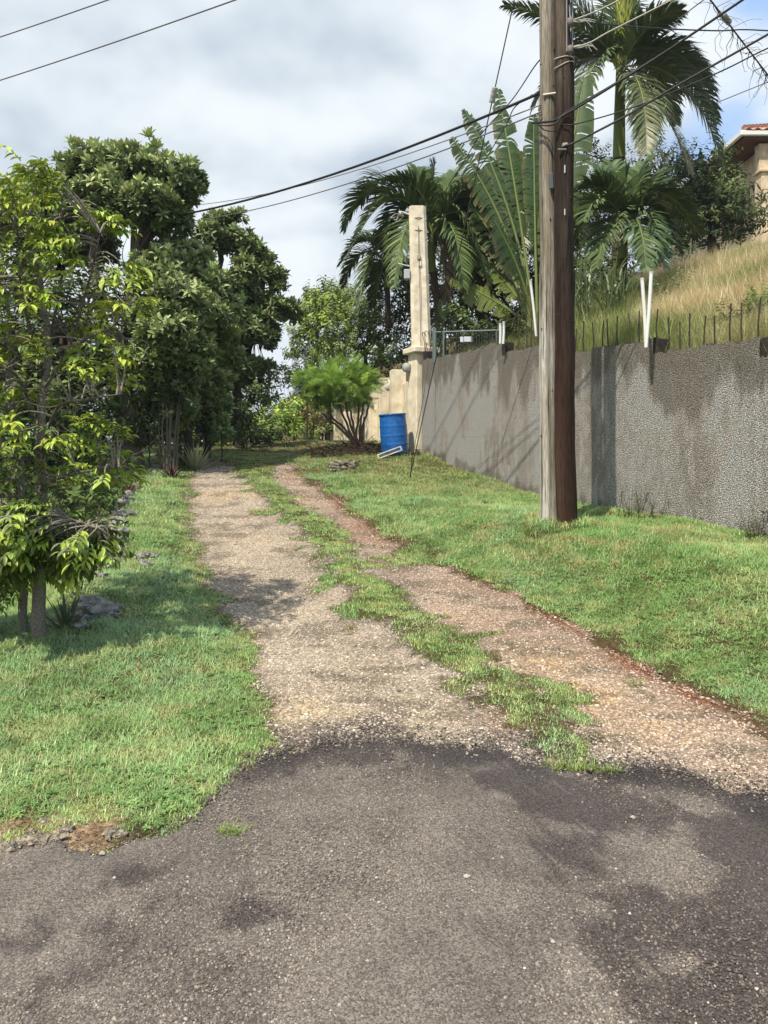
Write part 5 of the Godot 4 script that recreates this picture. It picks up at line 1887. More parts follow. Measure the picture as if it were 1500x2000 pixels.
func make_left_trees() -> void:
	var ros := rosette(13, 1.0, .44, .2, 1.3, .1)
	var ros_b := rosette(9, 1.15, .36, -.2, 1.2, .5)
	var ros_c := rosette(17, .8, .4, .1, 1.4, .25)
	var sp_b := spray(13, 1.2, .42, .16, .9)
	var ros2 := rosette(10, 1.0, .42, -.1, 1.1, .5)
	var sp := spray(9, .9, .5, .2, .6)
	var sp2 := spray(12, 1.0, .34, .12, .3)
	var bark := Color(.12, .10, .082)
	var foot := func(x: float, y: float, d: float) -> Vector3:
		var p := at(x, y, d)
		p.y = ground_y(p.x, d) - .1
		return p
	foliage_tree("rosette_tree", "tallest tree on the left, its top full of pale green leaf rosettes", "tree", "trees along the left of the drive",
		[[foot.call(262, 897, 13.6), at(258, 840, 13.6), at(246, 770, 13.6), at(240, 700, 13.7), at(250, 600, 13.8), at(262, 500, 13.9)], [foot.call(248, 897, 13.8), at(240, 830, 13.8), at(230, 760, 13.9), at(200, 660, 14), at(190, 540, 14.1), at(180, 460, 14.2)]],
		.16, Color(.27, .235, .195), [[185, 330, 14, 55], [230, 318, 14, 40], [275, 340, 13.8, 62], [335, 350, 13.8, 52], [150, 390, 14.2, 70], [215, 390, 13.5, 60], [290, 400, 13.4, 55], [350, 375, 13.8, 40], [375, 345, 14, 20], [140, 330, 14.4, 30], [90, 400, 14.5, 60], [110, 470, 14.5, 70], [330, 430, 14, 45], [385, 355, 14.1, 18], [40, 430, 14.5, 70], [340, 500, 14.3, 45], [175, 480, 14.8, 50]],
		[ros, ros_b, ros_c], M.leaf_dark, .14, 115, Color(.10, .15, .05), Color(.46, .54, .26), .9)
	foliage_tree("broad_tree", "dark dense tree with glossy leaf clusters in the middle of the left row", "tree", "trees along the left of the drive",
		[[foot.call(405, 872, 15.5), at(402, 780, 15.4), at(392, 690, 15.2), at(370, 620, 14.6)], [foot.call(365, 880, 14.5), at(372, 790, 14.4), at(380, 700, 14.3), at(350, 640, 14)]],
		.09, bark, [[350, 800, 13.9, 34], [395, 800, 15, 34], [425, 790, 15.5, 30], [310, 770, 13.6, 36], [310, 540, 13.6, 62], [365, 520, 14.2, 55], [345, 590, 13.2, 62], [400, 560, 14, 45], [395, 620, 13.6, 55], [330, 650, 13, 62], [420, 650, 14.4, 42], [370, 690, 13.3, 55], [430, 600, 14.6, 38], [300, 700, 13, 50], [430, 700, 14.8, 40], [350, 740, 13.6, 45], [410, 750, 14.5, 38], [290, 620, 13.4, 48]],
		[ros, ros_b, ros_c], M.leaf_dark, .14, 105, Color(.12, .17, .05), Color(.42, .50, .23), .7)
	foliage_tree("leaning_tree", "dark tree leaning right over the far drive with open rounded clumps", "tree", "trees along the left of the drive",
		[[foot.call(468, 868, 18), at(465, 800, 18), at(462, 700, 18), at(470, 620, 18), at(490, 570, 18)], [at(465, 780, 18), at(450, 650, 18), at(430, 540, 18), at(432, 470, 18)], [at(465, 740, 18), at(500, 640, 18), at(512, 580, 18), at(505, 520, 18)]],
		.11, Color(.09, .08, .07), [[470, 468, 18, 28], [502, 540, 18, 26], [468, 566, 17.8, 34], [505, 585, 18, 28], [425, 438, 18, 27], [458, 424, 18, 17], [408, 458, 17.5, 26], [438, 476, 18, 26], [488, 490, 18, 27], [512, 508, 18, 24], [538, 535, 18, 20], [480, 525, 17.6, 24], [546, 560, 18, 14], [542, 606, 18, 24], [512, 622, 18, 32], [562, 606, 18.3, 20], [578, 618, 18.5, 13], [480, 652, 17.6, 40], [522, 660, 18, 26], [460, 720, 17.8, 42], [500, 722, 18, 28], [440, 565, 17.5, 36], [445, 620, 17.2, 36]],
		[ros, ros_b, ros_c], M.leaf_dark, .15, 105, Color(.085, .125, .04), Color(.32, .39, .165), .6)
	foliage_tree("drooping_tree", "small dark tree whose low feathery branch hangs over the end of the drive", "tree", "trees along the left of the drive",
		[[foot.call(455, 868, 20), at(470, 820, 20), at(490, 770, 20)]],
		.06, bark, [[500, 750, 20, 40, .6], [535, 738, 20, 24, .4], [556, 752, 20, 14, .4], [520, 780, 20, 26, .5], [470, 780, 20, 45], [450, 820, 19.5, 40], [490, 790, 20, 26]],
		[sp2], M.leaf_dark, .42, 180, Color(.06, .10, .03), Color(.17, .25, .06), .3)
	# the dark thicket on the lower left
	foliage_tree("thicket_tree", "dark leafy tree filling the gap behind the near left tree", "tree", "",
		[[foot.call(120, 930, 12.8), at(125, 800, 12.8), at(120, 640, 12.9)]],
		.09, bark, [[20, 560, 13.5, 80], [110, 600, 13.2, 70], [200, 580, 13.5, 55], [60, 690, 12.8, 80], [160, 690, 12.8, 70], [235, 660, 13.2, 45], [20, 790, 12.4, 75], [110, 790, 12.4, 70], [190, 770, 12.8, 50], [-60, 650, 13, 90], [-70, 480, 13.6, 90]],
		[sp, sp_b], M.leaf_dark, .33, 150, Color(.045, .075, .022), Color(.13, .18, .05), .4)
	foliage_tree("thicket_tree", "distant dark thicket seen between the trunks on the left", "tree", "",
		[[foot.call(300, 880, 19), at(300, 820, 19), at(300, 780, 19)]],
		.06, bark, [[250, 820, 19, 60], [320, 800, 19.5, 50], [380, 810, 19.5, 50], [415, 800, 20.5, 44], [450, 830, 22, 30], [330, 850, 18.5, 40], [260, 870, 18, 40], [400, 850, 18.5, 30], [190, 830, 19, 60], [100, 840, 19, 80], [440, 850, 21, 30], [280, 740, 20, 50], [350, 760, 20, 50], [190, 740, 19, 60], [100, 720, 19, 80], [0, 760, 18, 120]],
		[sp, sp_b], M.leaf_dark, .42, 170, Color(.02, .036, .012), Color(.055, .085, .025), .3)
	var shrubs := [
		[[40, 880, 11.4, 70], [110, 890, 11.6, 60], [-40, 880, 11.4, 80], [170, 880, 11.8, 40], [20, 960, 10.6, 50]], "dark leafy shrub low behind the near left tree", sp, .3, Color(.025, .05, .014), Color(.08, .13, .03),
		[[205, 905, 12.2, 24], [200, 850, 12.6, 26], [190, 935, 11.6, 24]], "leafy shrub at the foot of the two ringed trunks", sp, .24, Color(.035, .065, .02), Color(.10, .16, .04),
		[[165, 960, 10.4, 40], [195, 985, 10.0, 30], [140, 985, 9.9, 35], [215, 965, 10.7, 22]], "mid green shrub beside the left verge rocks", sp, .2, Color(.05, .085, .02), Color(.12, .18, .045),
		[[290, 850, 13.6, 38], [300, 800, 13.8, 40], [270, 780, 14.2, 40]], "dark shrub between the left trunks and the stem clump", sp, .26, Color(.02, .035, .013), Color(.05, .075, .022),
		[[432, 842, 14.9, 16], [437, 818, 14.9, 9], [446, 850, 14.9, 11], [420, 852, 14.9, 9]], "small pale green bush at the far left edge of the drive", ros2, .1, Color(.14, .21, .07), Color(.32, .42, .15),
		[[352, 838, 14.3, 26], [405, 845, 15.0, 24], [405, 815, 15.2, 24], [365, 812, 14.3, 22], [455, 840, 16.6, 26], [470, 815, 17, 28]], "dark undergrowth bush behind the spiky plant", sp, .22, Color(.025, .04, .014), Color(.06, .09, .025),
		[[480, 848, 17.4, 22], [510, 856, 18.5, 18], [455, 862, 16.5, 14], [535, 858, 20, 14]], "low green bush at the crest left of the drive", sp, .24, Color(.04, .065, .018), Color(.09, .14, .035),
		[[350, 872, 14.4, 12], [385, 874, 15, 12], [318, 888, 13.6, 12]], "low leafy ground plant under the stem clump", sp, .16, Color(.05, .08, .02), Color(.12, .17, .04),
	]
	for i in range(0, shrubs.size(), 6):
		var bl: Array = shrubs[i]
		var b: Vector3 = foot.call(bl[0][0], bl[0][1] + bl[0][3] * .8, bl[0][2])
		foliage_tree("shrub", shrubs[i + 1], "shrub", "", [[b, b + Vector3(.02, .2, 0), at(bl[0][0], bl[0][1] + 8, bl[0][2])]], .02, bark, bl, [shrubs[i + 2]], M.leaf_dark, shrubs[i + 3], 130, shrubs[i + 4], shrubs[i + 5], .5)
	# the clump of slim grey stems
	var cb: Vector3 = foot.call(330, 893, 13.4)
	var clump := thing("stem_clump", cb, "clump of slim upright grey stems beside the left edge of the drive", "shrub")
	for q in [[314, 312], [322, 318], [328, 332], [333, 336], [338, 348], [345, 352], [326, 325]]:
		var g := Geo.new()
		var p := smooth_path([foot.call(q[0], 893, 13.4), at(lerpf(q[0], q[1], .5) + rr(-3, 3), 850, 13.4), at(q[1], 795, 13.4), at(q[1] * 1.0 + (q[1] - 330) * .6, 740, 13.4)], 6)
		g.tube(p, taper(p.size(), .024, .014), 8, vary(Color(.26, .225, .18), .25))
		part(clump, "stem", g, M.bark, cb)
	var wh := []
	var ti := PackedColorArray()
	for i in 90:
		var q := at(330 + rr(-45, 50), 770 + rr(-55, 45), 13.4 + rr(-.4, .4))
		wh.append(Transform3D(basis_y((rdir() + Vector3.UP * .4).normalized(), rr(0, 6)).scaled(Vector3.ONE * rr(.25, .4)), q - cb))
		ti.append(vary(Color(.05, .075, .025), .3))
	copies(clump, "foliage", sp2, M.leaf_dark, wh, ti)
	var dead := Geo.new()
	for i in 26:
		var p := at(rr(230, 330), rr(480, 760), rr(12.8, 13.6))
		var pts := [p]
		var dr := (rdir() + Vector3(.2, .6, .3)).normalized()
		for j in 5:
			p += (dr + rdir() * .4).normalized() * rr(.12, .26)
			pts.append(p)
		var s2 := smooth_path(pts, 3)
		dead.tube(s2, taper(s2.size(), .014, .004), 5, vary(Color(.17, .155, .14), .25), false)
	single("bare_twigs", dead, M.bark, at(280, 600, 13.2), "bare grey twigs showing between the left trees", "branch", "", "stuff")
	spiky("agave", "spiky grey green agave at the foot of the near left tree", "agave", foot.call(130, 1240, 6.0), 34, .36, .042, .1, 1.35, .25, Color(.07, .10, .055), Color(.13, .16, .09), M.leaf_dark)
	spiky("yucca", "large spiky yucca with pale edged leaves under the left trees", "yucca", foot.call(382, 864, 14.0), 60, .62, .06, .0, 1.45, .2, Color(.18, .20, .10), Color(.42, .43, .25), M.leaf_dark)
	spiky("yucca", "smaller yucca just right of the stem clump, close to the ground", "yucca", foot.call(358, 882, 14.2), 34, .42, .045, .05, 1.4, .3, Color(.07, .10, .035), Color(.14, .18, .07), M.leaf_dark)
	spiky("cordyline", "dark red cordyline at the foot of the stem clump", "cordyline", foot.call(335, 898, 13.0), 34, .34, .055, .1, 1.4, .5, Color(.045, .012, .016), Color(.09, .025, .03), M.leaf_dark)
	spiky("cordyline", "dark red cordyline on the rocky left edge, nearer the near tree", "cordyline", foot.call(250, 960, 11.6), 30, .3, .045, .1, 1.4, .5, Color(.05, .014, .02), Color(.12, .03, .04), M.leaf_dark)
	spiky("striped_plant", "striped white and green strap leaved plant by the verge rocks", "plant", foot.call(222, 972, 11.0), 26, .3, .03, .2, 1.4, .8, Color(.12, .17, .06), Color(.36, .38, .25), M.leaf_dark)
	spiky("weed", "dark strap leaved weed on the rocks by the agave", "weed", foot.call(155, 1180, 6.9), 22, .22, .02, .3, 1.4, .6, Color(.035, .06, .02), Color(.06, .09, .03), M.leaf_dark)

func make_far_plants() -> void:
	var sp := spray(9, .9, .5, .22, .6)
	var sp_b := spray(13, 1.15, .42, .15, 1.0)
	var sp2 := spray(12, 1.0, .34, .14, .3)
	var ros2 := rosette(10, 1.0, .42, -.1, 1.1, .5)
	var fe := feather(13, 1.0)
	var bark := Color(.12, .10, .08)
	var list := [
		"bush", "bright green bush in the centre beyond the crest of the drive", [[575, 830, 30, 34], [620, 835, 29, 34], [640, 800, 30, 28], [590, 810, 30, 26], [570, 800, 31, 22], [605, 790, 31, 22], [560, 830, 29, 22], [590, 840, 28, 20], [545, 815, 30, 16], [535, 800, 32, 14]], sp, .36, Color(.13, .22, .04), Color(.36, .50, .10),
		"bush", "bush tinged with orange young leaves beyond the crest", [[612, 815, 27, 18], [600, 800, 27, 13], [622, 835, 26, 18], [640, 830, 26, 16]], sp, .3, Color(.10, .095, .025), Color(.24, .19, .06),
		"bush", "yellow green bush beside the far end of the cream wall", [[630, 850, 25, 12], [645, 845, 25, 12], [615, 855, 25, 10]], sp, .24, Color(.10, .14, .03), Color(.22, .28, .07),
		"bush", "darker bush beyond the crest under the hanging branch", [[450, 855, 33, 34], [400, 855, 34, 36], [350, 850, 34, 38], [300, 850, 34, 40], [240, 850, 34, 40], [505, 845, 26, 26], [530, 850, 26, 20], [515, 820, 28, 24], [480, 830, 27, 30]], sp, .36, Color(.09, .15, .03), Color(.25, .36, .075),
		"bush", "small light bush on the crest line left of centre", [[490, 858, 21.5, 9], [503, 862, 21.3, 7]], sp, .2, Color(.08, .12, .03), Color(.18, .24, .07),
	]
	for i in range(0, list.size(), 7):
		var bl: Array = list[i + 2]
		var b := at(bl[0][0], 875, bl[0][2])
		b.y = ground_y(b.x, bl[0][2]) - .1
		foliage_tree(list[i], list[i + 1], "bush", "", [[b, b + Vector3(0, .4, 0), at(bl[0][0], bl[0][1], bl[0][2])]], .04, bark, bl, [list[i + 3]], M.leaf_dark, list[i + 4], 150, list[i + 5], list[i + 6], .5)
	# trees behind the cream wall
	var gy := func(x: float, d: float) -> Vector3:
		var p := at(x, 850, d)
		p.y = 1.5
		return p
	foliage_tree("leafy_tree", "yellow green leafy tree behind the far cream wall", "tree", "trees behind the cream wall", [[gy.call(640, 25), at(645, 760, 25), at(650, 690, 25)]], .1, bark, [[625, 610, 25, 34], [650, 595, 25, 30], [612, 650, 24.5, 34], [650, 650, 24, 40], [590, 655, 25, 22], [600, 690, 24.5, 30], [640, 700, 24, 36], [580, 690, 25, 18], [665, 610, 24.5, 24]], [sp, sp_b], M.leaf_dark, .34, 170, Color(.08, .13, .025), Color(.30, .40, .07), .5)
	foliage_tree("leafy_tree", "mid green tree with pale dotted leaves left of the concrete pole", "tree", "trees behind the cream wall", [[gy.call(715, 22), at(715, 750, 22), at(715, 690, 22)]], .1, bark, [[690, 620, 22, 40], [730, 610, 22, 38], [700, 670, 21.5, 42], [740, 660, 21.5, 42], [670, 690, 21.5, 34], [770, 640, 22, 34], [720, 720, 21, 36], [765, 700, 21, 34], [680, 735, 21, 26]], [sp2], M.leaf_dark, .34, 170, Color(.06, .10, .025), Color(.21, .30, .07), .5)
	foliage_tree("leafy_tree", "dark tree in the distance behind the yellow green one", "tree", "trees behind the cream wall", [[gy.call(620, 30), at(620, 760, 30), at(620, 650, 30)]], .1, bark, [[605, 590, 30, 24], [640, 585, 30, 28], [680, 590, 30, 34], [590, 615, 30, 20]], [sp, sp_b], M.leaf_dark, .4, 170, Color(.06, .095, .025), Color(.17, .25, .06), .5)
	foliage_tree("leafy_branch_tree", "small tree with grey green sprays hanging beside the far sky gap", "tree", "trees behind the cream wall", [[gy.call(598, 23), at(600, 780, 23), at(590, 730, 23)]], .04, bark, [[575, 735, 23, 14, .6], [568, 720, 23, 9, .6], [600, 720, 23, 20]], [sp, sp_b], M.leaf_dark, .3, 200, Color(.045, .06, .035), Color(.12, .15, .08), .1)
	# feathery tree in front of the cream wall
	var d := 16.2
	var fb := at(700, 876, d)
	fb.y = ground_y(fb.x, d) - .05
	var stems := []
	for q in [[612, 785], [636, 795], [655, 760], [680, 770], [697, 760], [712, 775], [722, 785], [670, 745]]:
		stems.append([fb + Vector3(rr(-.12, .1), 0, rr(-.08, .08)), at(lerpf(697, q[0], .35), 840, d), at(lerpf(697, q[0], .75) + rr(-4, 4), lerpf(840, q[1], .5), d + rr(-.2, .2)), at(q[0], q[1], d + rr(-.4, .4))])
	foliage_tree("feathery_tree", "low spreading tree with bright feathery leaves in front of the cream wall", "tree", "", stems, .032, Color(.24, .18, .13), [[636, 737, d, 32, .55], [668, 727, d, 34, .5], [700, 733, d, 26, .55], [614, 750, d, 28, .6], [650, 755, d - .4, 38, .6], [688, 757, d - .4, 32, .6], [714, 756, d, 18, .6], [598, 750, d, 18, .5], [724, 744, d, 12, .5], [670, 782, d - .3, 24, .7], [638, 780, d, 22, .6], [700, 778, d - .2, 18, .7], [586, 746, d, 9, .5]], [fe], M.leaf_soft, .25, 420, Color(.06, .12, .018), Color(.33, .52, .085), -.25)
	# weeds at the foot of the grey wall
	for q in [[1228, 1010, 9.35, .42, "tall thin weed against the grey wall right of the poles"], [1268, 1008, 9.0, .34, "bushy dark weed against the grey wall right of the poles"], [1482, 1050, 7.75, .32, "weed at the wall foot by the right edge"], [1142, 1018, 9.2, .2, "low weed at the foot of the dark pole"]]:
		var b := at(q[0], q[1], q[2])
		b.x = minf(b.x, wall_x(q[2]) - .12)
		b.y = ground_y(b.x, q[2]) - .02
		var root := thing("weed", b, q[4], "weed")
		var g := Geo.new()
		for k in 9:
			var p := b + Vector3(rr(-.14, .14), 0, rr(-.06, .06))
			var e := p + Vector3(rr(-.12, .12), q[3] * rr(.6, 1.25), rr(-.05, .05))
			g.tube(PackedVector3Array([p, p.lerp(e, .5) + rdir() * .02, e]), taper(3, .004, .0015), 4, Color(.08, .07, .035), false)
			for j in 12:
				var t := rr(.2, 1)
				var a := rr(0, TAU)
				g.leaf(p.lerp(e, t), Vector3(cos(a), rr(-.1, .8), sin(a)).normalized(), Vector3.UP, rr(.035, .08), .014, .2, .7, vary(mixc(Color(.05, .09, .025), Color(.13, .17, .05), r01()), .2), 2)
		part(root, "stems", g, M.grass, b)

func make_palms() -> void:
	var dk := Color(.045, .075, .024)
	var lt := Color(.14, .20, .07)
	# the arching palm by the concrete pole
	var d := 17.6
	palm("palm with arching dark fronds just right of the concrete pole", at(842, 452, d), [at(862, 690, d), at(855, 600, d), at(848, 545, d), at(845, 530, d)], .085, [at(845, 532, d), at(842, 480, d), at(842, 440, d)],
		[[775, 365, 690, 470, 0.3], [760, 390, 668, 530, -.6], [785, 400, 712, 560, .9], [735, 370, 672, 450, .9], [815, 370, 760, 350, -.3], [842, 375, 850, 318, 0], [830, 375, 815, 330, .6], [870, 375, 892, 335, .5], [905, 385, 970, 420, -.5], [925, 400, 990, 490, .2], [900, 420, 955, 560, -.9], [880, 440, 905, 560, -1.1], [800, 430, 770, 560, -1.1], [895, 400, 985, 540, .9], [780, 440, 735, 580, .1], [870, 400, 930, 380, 1.0], [862, 470, 872, 590, .1, .9], [760, 350, 705, 400, 1.2]],
		.74, .062, 62, .35, .9, dk, lt, "palms behind the walls")
	palm("smaller palm behind the arching one, left of the concrete pole", at(756, 505, 20), [at(758, 640, 20), at(757, 580, 20), at(756, 560, 20)], .07, [at(756, 562, 20), at(756, 520, 20), at(756, 490, 20)],
		[[710, 470, 662, 520, 0], [705, 495, 670, 560, .6], [725, 500, 700, 600, -.5], [756, 450, 760, 420, 0], [790, 480, 830, 540, .3], [780, 510, 800, 590, -.6], [735, 465, 705, 470, 1], [740, 520, 728, 600, .8], [775, 465, 800, 470, .8]],
		.66, .06, 48, .3, .9, dk, Color(.11, .15, .045), "palms behind the walls")
	palm("palm behind the arching one, half hidden by the banana like plant", at(935, 440, 19), [at(940, 690, 19), at(938, 600, 19), at(936, 530, 19)], .08, [at(936, 532, 19), at(935, 480, 19), at(935, 430, 19)],
		[[900, 370, 868, 420, 0], [880, 400, 850, 500, .4], [935, 370, 940, 345, .2], [970, 380, 1010, 420, -.3], [980, 410, 1015, 520, -.5], [900, 420, 880, 570, -.9], [960, 430, 985, 580, -.8], [915, 365, 885, 355, .8], [955, 365, 990, 370, .9], [925, 440, 915, 590, -1.0], [945, 480, 930, 600, .2, .9], [985, 395, 1030, 470, .5], [890, 385, 848, 450, -.4]],
		.72, .062, 56, .35, .9, dk, lt, "palms behind the walls")
	palm("palm crown just left of the wooden poles behind the torn leaves", at(1020, 420, 19.6), [at(1020, 690, 19.6), at(1020, 600, 19.6), at(1020, 520, 19.6)], .08, [at(1020, 522, 19.6), at(1020, 470, 19.6), at(1020, 415, 19.6)],
		[[990, 340, 950, 350, 0], [980, 380, 945, 440, .3], [1020, 340, 1022, 300, 0], [1050, 350, 1090, 370, .3], [1000, 410, 985, 540, -.8], [1040, 420, 1060, 540, -.7], [1000, 345, 975, 310, .7], [1060, 390, 1110, 470, .3], [975, 400, 940, 500, .9], [1010, 430, 1010, 580, -1.0]],
		.74, .062, 56, .35, .9, dk, lt, "palms behind the walls")
	# royal palm
	d = 20.0
	palm("tall royal palm rising out of the picture behind the poles", at(1212, 130, d), [at(1205, 620, d), at(1207, 450, d), at(1208, 330, d), at(1209, 300, d)], .15, [at(1209, 310, d), at(1210, 230, d), at(1213, 130, d), at(1216, 20, d), at(1217, -60, d)],
		[[1300, 95, 1392, 175, -.4], [1330, 160, 1415, 330, -.6], [1295, 220, 1345, 335, -1.0, .55], [1140, 60, 985, 10, -.2], [1120, 120, 1040, 210, .6], [1150, 40, 1060, -70, .5], [1230, 20, 1260, -130, .2], [1290, 40, 1350, -60, .7], [1260, 60, 1330, 20, -1.2], [1160, 130, 1120, 260, -1.0], [1205, 0, 1190, -140, .6], [1250, 170, 1262, 300, -1.4, .2], [1275, 120, 1320, 240, 1.4], [1320, 110, 1400, 240, .8], [1150, 90, 1090, 120, 1.4]],
		1.0, .065, 84, .25, 1.0, dk, Color(.12, .17, .065), "palms behind the walls")
	var g := Geo.new()
	# bright new spear leaves in the royal palm's heart
	for k in 26:
		var p := at(1214 + rr(-10, 10), 150 - k * 5, d - .25)
		g.leaf(p, Vector3(rr(-.45, .45), 1, rr(-.2, .3)).normalized(), Vector3.BACK, rr(.5, .9), .05, .2, rr(-.3, .5), vary(Color(.25, .27, .035), .25), 3)
	single("palm_spear", g, M.palm, at(1214, 130, d), "yellow green unopened spear of the tall royal palm", "palm leaf")
	# low palm on the bank
	d = 15.8
	palm("low palm with a full fountain of fronds on the bank right of the poles", at(1220, 440, d), [at(1217, 585, d), at(1217, 540, d), at(1218, 500, d)], .085, [at(1218, 505, d), at(1219, 470, d), at(1220, 430, d)],
		[[1180, 370, 1130, 370, 0], [1170, 400, 1125, 470, .5], [1190, 360, 1165, 330, .6], [1222, 380, 1225, 330, 0], [1255, 370, 1290, 350, .6], [1280, 375, 1345, 420, 0], [1275, 405, 1330, 500, -.5], [1290, 390, 1368, 460, .5], [1245, 430, 1262, 525, -1.2], [1195, 430, 1165, 520, -.9], [1205, 370, 1195, 320, .9], [1250, 385, 1310, 350, 1.1], [1180, 390, 1140, 430, -.9], [1265, 420, 1300, 520, -.9], [1240, 360, 1262, 318, .2]],
		.72, .06, 58, .35, .8, dk, Color(.11, .165, .06), "palms behind the walls")
	# traveller's palm: great torn paddles from one foot
	d = 16.6
	var b := at(1045, 655, d)
	var root := thing("banana_plant", b, "banana like plant with huge torn paddle leaves behind the wooden poles", "plant")
	var gl := Color(.03, .062, .018)
	var gh := Color(.065, .11, .038)
	var paddles := [
		[[1050, 640], [1062, 430], [1080, 140], .75, .3, .25, 0.0], [[1045, 640], [1012, 380], [972, 175], .6, .62, .35, .3], [[1040, 640], [1020, 420], [906, 212], .55, .7, .42, -.2],
		[[1040, 640], [1000, 420], [882, 268], .5, .75, .42, -.4], [[1058, 640], [1100, 380], [1142, 150], .85, .3, .3, .2], [[1058, 640], [1110, 440], [1190, 330], .6, .5, .4, .2],
		[[1040, 650], [1010, 540], [885, 470], .6, .4, .3, .6], [[1045, 650], [990, 590], [880, 545], .45, .45, .35, .3], [[1042, 645], [985, 480], [920, 400], .6, .6, .4, .5],
		[[1050, 640], [1044, 440], [1042, 225], .55, .35, .4, -.3], [[1055, 640], [1075, 480], [1092, 330], .7, .3, .35, -.5], [[1045, 640], [1020, 520], [965, 430], .6, .5, .4, -.7],
		[[1045, 640], [1000, 500], [935, 330], .5, .7, .4, .3]]
	for q in paddles:
		var p0 := at(q[0][0], q[0][1], d)
		var p1 := at(q[1][0], q[1][1], d + q[6] * .5)
		var p2 := at(q[2][0], q[2][1], d + q[6])
		var path := curve3(p0, p1, p2, 18)
		var yellow: bool = q[2][1] > 460
		part(root, "leaf", paddle_geo(path, q[3], Vector3(rr(-.4, .4), .45, 1).normalized(), q[4], mixc(gl, Color(.14, .19, .02), .5 if yellow else 0.0), mixc(gh, Color(.2, .26, .03), .5 if yellow else 0.0), q[5]), M.leaf_soft if yellow else M.palm, b)

func make_bank() -> void:
	var sp := spray(9, .9, .5, .18, .9)
	var sp_b := spray(13, 1.15, .42, .15, 1.0)
	var sp2 := spray(12, 1.0, .34, .12, .3)
	var fe := feather(11, 1.0)
	var bark := Color(.10, .085, .07)
	var hy := func(x: float, d: float) -> Vector3:
		var px: float = (x - 750.0) / F * d
		return Vector3(px, hill_y(px, d) - .1, -d)
	foliage_tree("mango_tree", "dark round mango tree beside the house on the hill", "tree", "", [[hy.call(1390, 22), at(1390, 450, 22), at(1395, 400, 22)]], .14, bark, [[1350, 350, 22, 42], [1395, 330, 22, 44], [1428, 366, 21.5, 30], [1370, 400, 21.5, 48], [1420, 400, 21, 42], [1456, 420, 21, 26], [1400, 445, 21, 44], [1445, 440, 21, 34], [1345, 430, 21.5, 36], [1478, 395, 21.5, 16], [1330, 460, 21, 30]], [sp, sp_b], M.leaf_dark, .36, 170, Color(.03, .046, .016), Color(.12, .16, .045), .2)
	foliage_tree("leafy_tree", "dark tree in the gap between the two right-hand palms", "tree", "", [[hy.call(1290, 24), at(1290, 420, 24), at(1290, 350, 24)]], .12, bark, [[1290, 310, 24, 34], [1325, 320, 24, 28], [1260, 300, 24, 24], [1300, 360, 23.5, 40], [1250, 350, 23.5, 36], [1180, 330, 24, 38], [1150, 380, 23.5, 40], [1170, 440, 22.5, 42], [1240, 420, 22.5, 42], [1310, 430, 22, 40], [1140, 300, 24.5, 26]], [sp2], M.leaf_dark, .4, 150, Color(.024, .04, .014), Color(.10, .125, .035), .3)
	foliage_tree("hedge_tree", "dark thicket behind the fence and banana plant", "tree", "", [[hy.call(950, 21), at(950, 620, 21), at(950, 560, 21)]], .1, bark, [[870, 590, 20.5, 40], [920, 570, 20.5, 48], [980, 560, 20.5, 50], [1040, 570, 20.5, 48], [890, 640, 19.5, 40], [950, 630, 19.5, 45], [1010, 630, 19.5, 45], [1090, 560, 20.5, 50], [1150, 540, 20, 45], [1070, 620, 19.5, 42], [810, 600, 21, 36], [820, 650, 20.5, 36], [780, 700, 19, 22], [760, 715, 19, 16], [880, 680, 17.5, 26], [930, 670, 17, 26], [980, 660, 16.6, 26], [1030, 655, 16.2, 24], [930, 500, 22, 50], [1000, 480, 22, 50], [860, 520, 22, 40], [1100, 470, 22, 50], [800, 545, 22, 34], [770, 570, 22, 34], [1150, 480, 21, 40], [1190, 520, 20, 34], [900, 430, 22, 46], [960, 415, 22, 48], [1030, 395, 22.5, 44], [850, 460, 22, 40], [1000, 350, 23, 34], [1120, 410, 22.5, 40], [1060, 420, 22.5, 44], [1250, 500, 19.5, 34], [1310, 500, 19.5, 30]], [sp2], M.leaf_dark, .42, 260, Color(.025, .046, .014), Color(.10, .15, .035), .3)
	var shrubs := [
		[[893, 612, 17.2, 18], [905, 630, 16.8, 14], [880, 650, 16.8, 16]], "pale leafy shrub above the fence by the palm trunk", sp, .22, Color(.06, .10, .03), Color(.18, .25, .08),
		[[870, 630, 16.4, 14], [892, 645, 16.2, 14], [862, 655, 16.2, 12]], "feathery bright shrub behind the fence", fe, .3, Color(.06, .12, .02), Color(.18, .29, .05),
		[[1010, 610, 16, 22], [1000, 640, 15.6, 18], [1030, 650, 15.4, 18]], "yellow green bush behind the rebar left of the poles", sp2, .26, Color(.06, .085, .02), Color(.16, .2, .05),
		[[955, 655, 16, 14], [935, 640, 16.5, 14]], "dull green bush behind the middle of the fence", sp2, .24, Color(.04, .06, .02), Color(.10, .13, .04),
		[[1295, 570, 14, 22], [1330, 555, 14.5, 20]], "low green scrub in the dry grass of the bank", sp2, .2, Color(.08, .11, .03), Color(.17, .22, .06),
		[[1460, 610, 9.6, 34], [1500, 590, 9.8, 40], [1420, 625, 9.6, 20]], "fresh green scrub above the wall at the right edge", sp2, .17, Color(.08, .13, .025), Color(.19, .27, .05),
	]
	for i in range(0, shrubs.size(), 6):
		var bl: Array = shrubs[i]
		var b: Vector3 = hy.call(bl[0][0], bl[0][2])
		foliage_tree("shrub", shrubs[i + 1], "shrub", "", [[b, b + Vector3(0, .15, 0), at(bl[0][0], bl[0][1], bl[0][2])]], .02, bark, bl, [shrubs[i + 2]], M.leaf_soft, shrubs[i + 3], 130, shrubs[i + 4], shrubs[i + 5], .5)
	# cane like grass beside the low palm
	var cb: Vector3 = hy.call(1165, 14.0)
	var g := Geo.new()
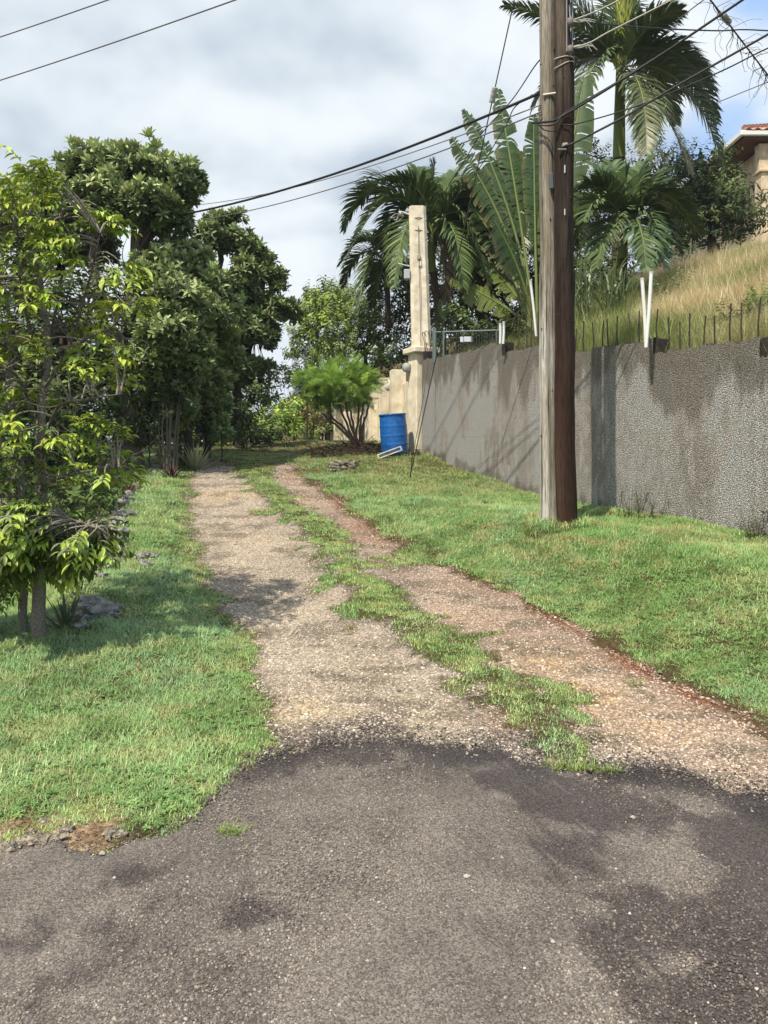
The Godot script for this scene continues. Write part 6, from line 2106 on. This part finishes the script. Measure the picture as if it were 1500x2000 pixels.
	for k in 170:
		var p := cb + Vector3(rr(-.6, .75), 0, rr(-.5, .4))
		var a := rr(0, TAU)
		g.blade(p + Vector3(0, rr(.2, 1.0), 0), Vector3(cos(a) * rr(.1, .8), 1, sin(a) * rr(.1, .6)).normalized(), rr(.4, .85), .035, 1.3, vary(mixc(Color(.09, .14, .045), Color(.22, .27, .13), r01()), .15), 5)
		if k % 4 == 0: g.tube(PackedVector3Array([p, p + Vector3(rr(-.1, .1), 1.2, 0)]), taper(2, .012, .006), 5, Color(.12, .15, .06), false)
	single("cane_grass", g, M.grass, cb, "tall cane like grass right of the dark pole above the wall", "grass", "", "stuff")
	# dry grass of the bank
	var dry := [tuft_geo(26, .55, .007, .16, 1.05, .9).build(), tuft_geo(18, .75, .006, .13, .7, .7).build()]
	var tf := [[], []]
	var tc := [PackedColorArray(), PackedColorArray()]
	var n := 0
	while n < 34000:
		var d := 5.5 + 20.0 * r01()
		var q := 0.15 + 15.0 * pow(r01(), 1.4)
		var x := wall_x(d) + q
		if x / d > .62 or x / d < .03: continue
		if x / d < .21 and r01() < .8: continue
		n += 1
		var a := n_fbm.get_noise_2d(x * 28.0, d * 28.0)
		var f := n_fbm.get_noise_2d(x * 110.0, d * 110.0 + 60.0)
		var u := x / d
		var dryness := clampf(.35 + 1.2 * a + .6 * f + smoo(.25, .55, u) * .55 - smoo(.35, .22, u) * .7, 0, 1)
		if q < 1.6 and d < 11.0: dryness *= .45
		var c := mixc(Color(.26, .33, .11), Color(.70, .62, .43), dryness)
		if r01() < .1: c = Color(.70, .62, .42)
		if r01() < .05 and u > .2: c = Color(.24, .13, .09)
		var k := n % 2
		if u < .24: c = c * .55
		var s := rr(.35, .85) * (.75 if q < .5 else 1.0)
		if u < .24 and d > 14.0: s *= .6
		tf[k].append(Transform3D(Basis(Vector3.UP, rr(0, TAU)).scaled(Vector3(s, s * rr(.8, 1.2), s)), Vector3(x, hill_y(x, d) - .03, -d)))
		tc[k].append(vary(c, .18))
	for k in 2:
		tag(copies(self, "dry_grass", dry[k], M.dry, tf[k], tc[k]), ["long tangled dry grass covering the bank behind the wall", "taller upright dry grass stalks on the bank behind the wall"][k], "grass")

func _ready() -> void:
	rng.seed = 4711
	n_fine.seed = 12
	n_fine.frequency = 0.05
	n_fbm.seed = 77
	n_fbm.noise_type = FastNoiseLite.TYPE_SIMPLEX
	n_fbm.frequency = 0.01
	n_fbm.fractal_octaves = 3
	make_light()
	make_materials()
	lay_tables()
	var t0 := Time.get_ticks_msec()
	make_ground()
	make_walls()
	make_house()
	make_fence()
	make_poles()
	print("structures ", Time.get_ticks_msec() - t0)
	make_near_tree()
	make_left_trees()
	make_far_plants()
	make_palms()
	make_bank()
	print("plants ", Time.get_ticks_msec() - t0)
	make_drive_things()
	make_cover()
	print("cover ", Time.get_ticks_msec() - t0)
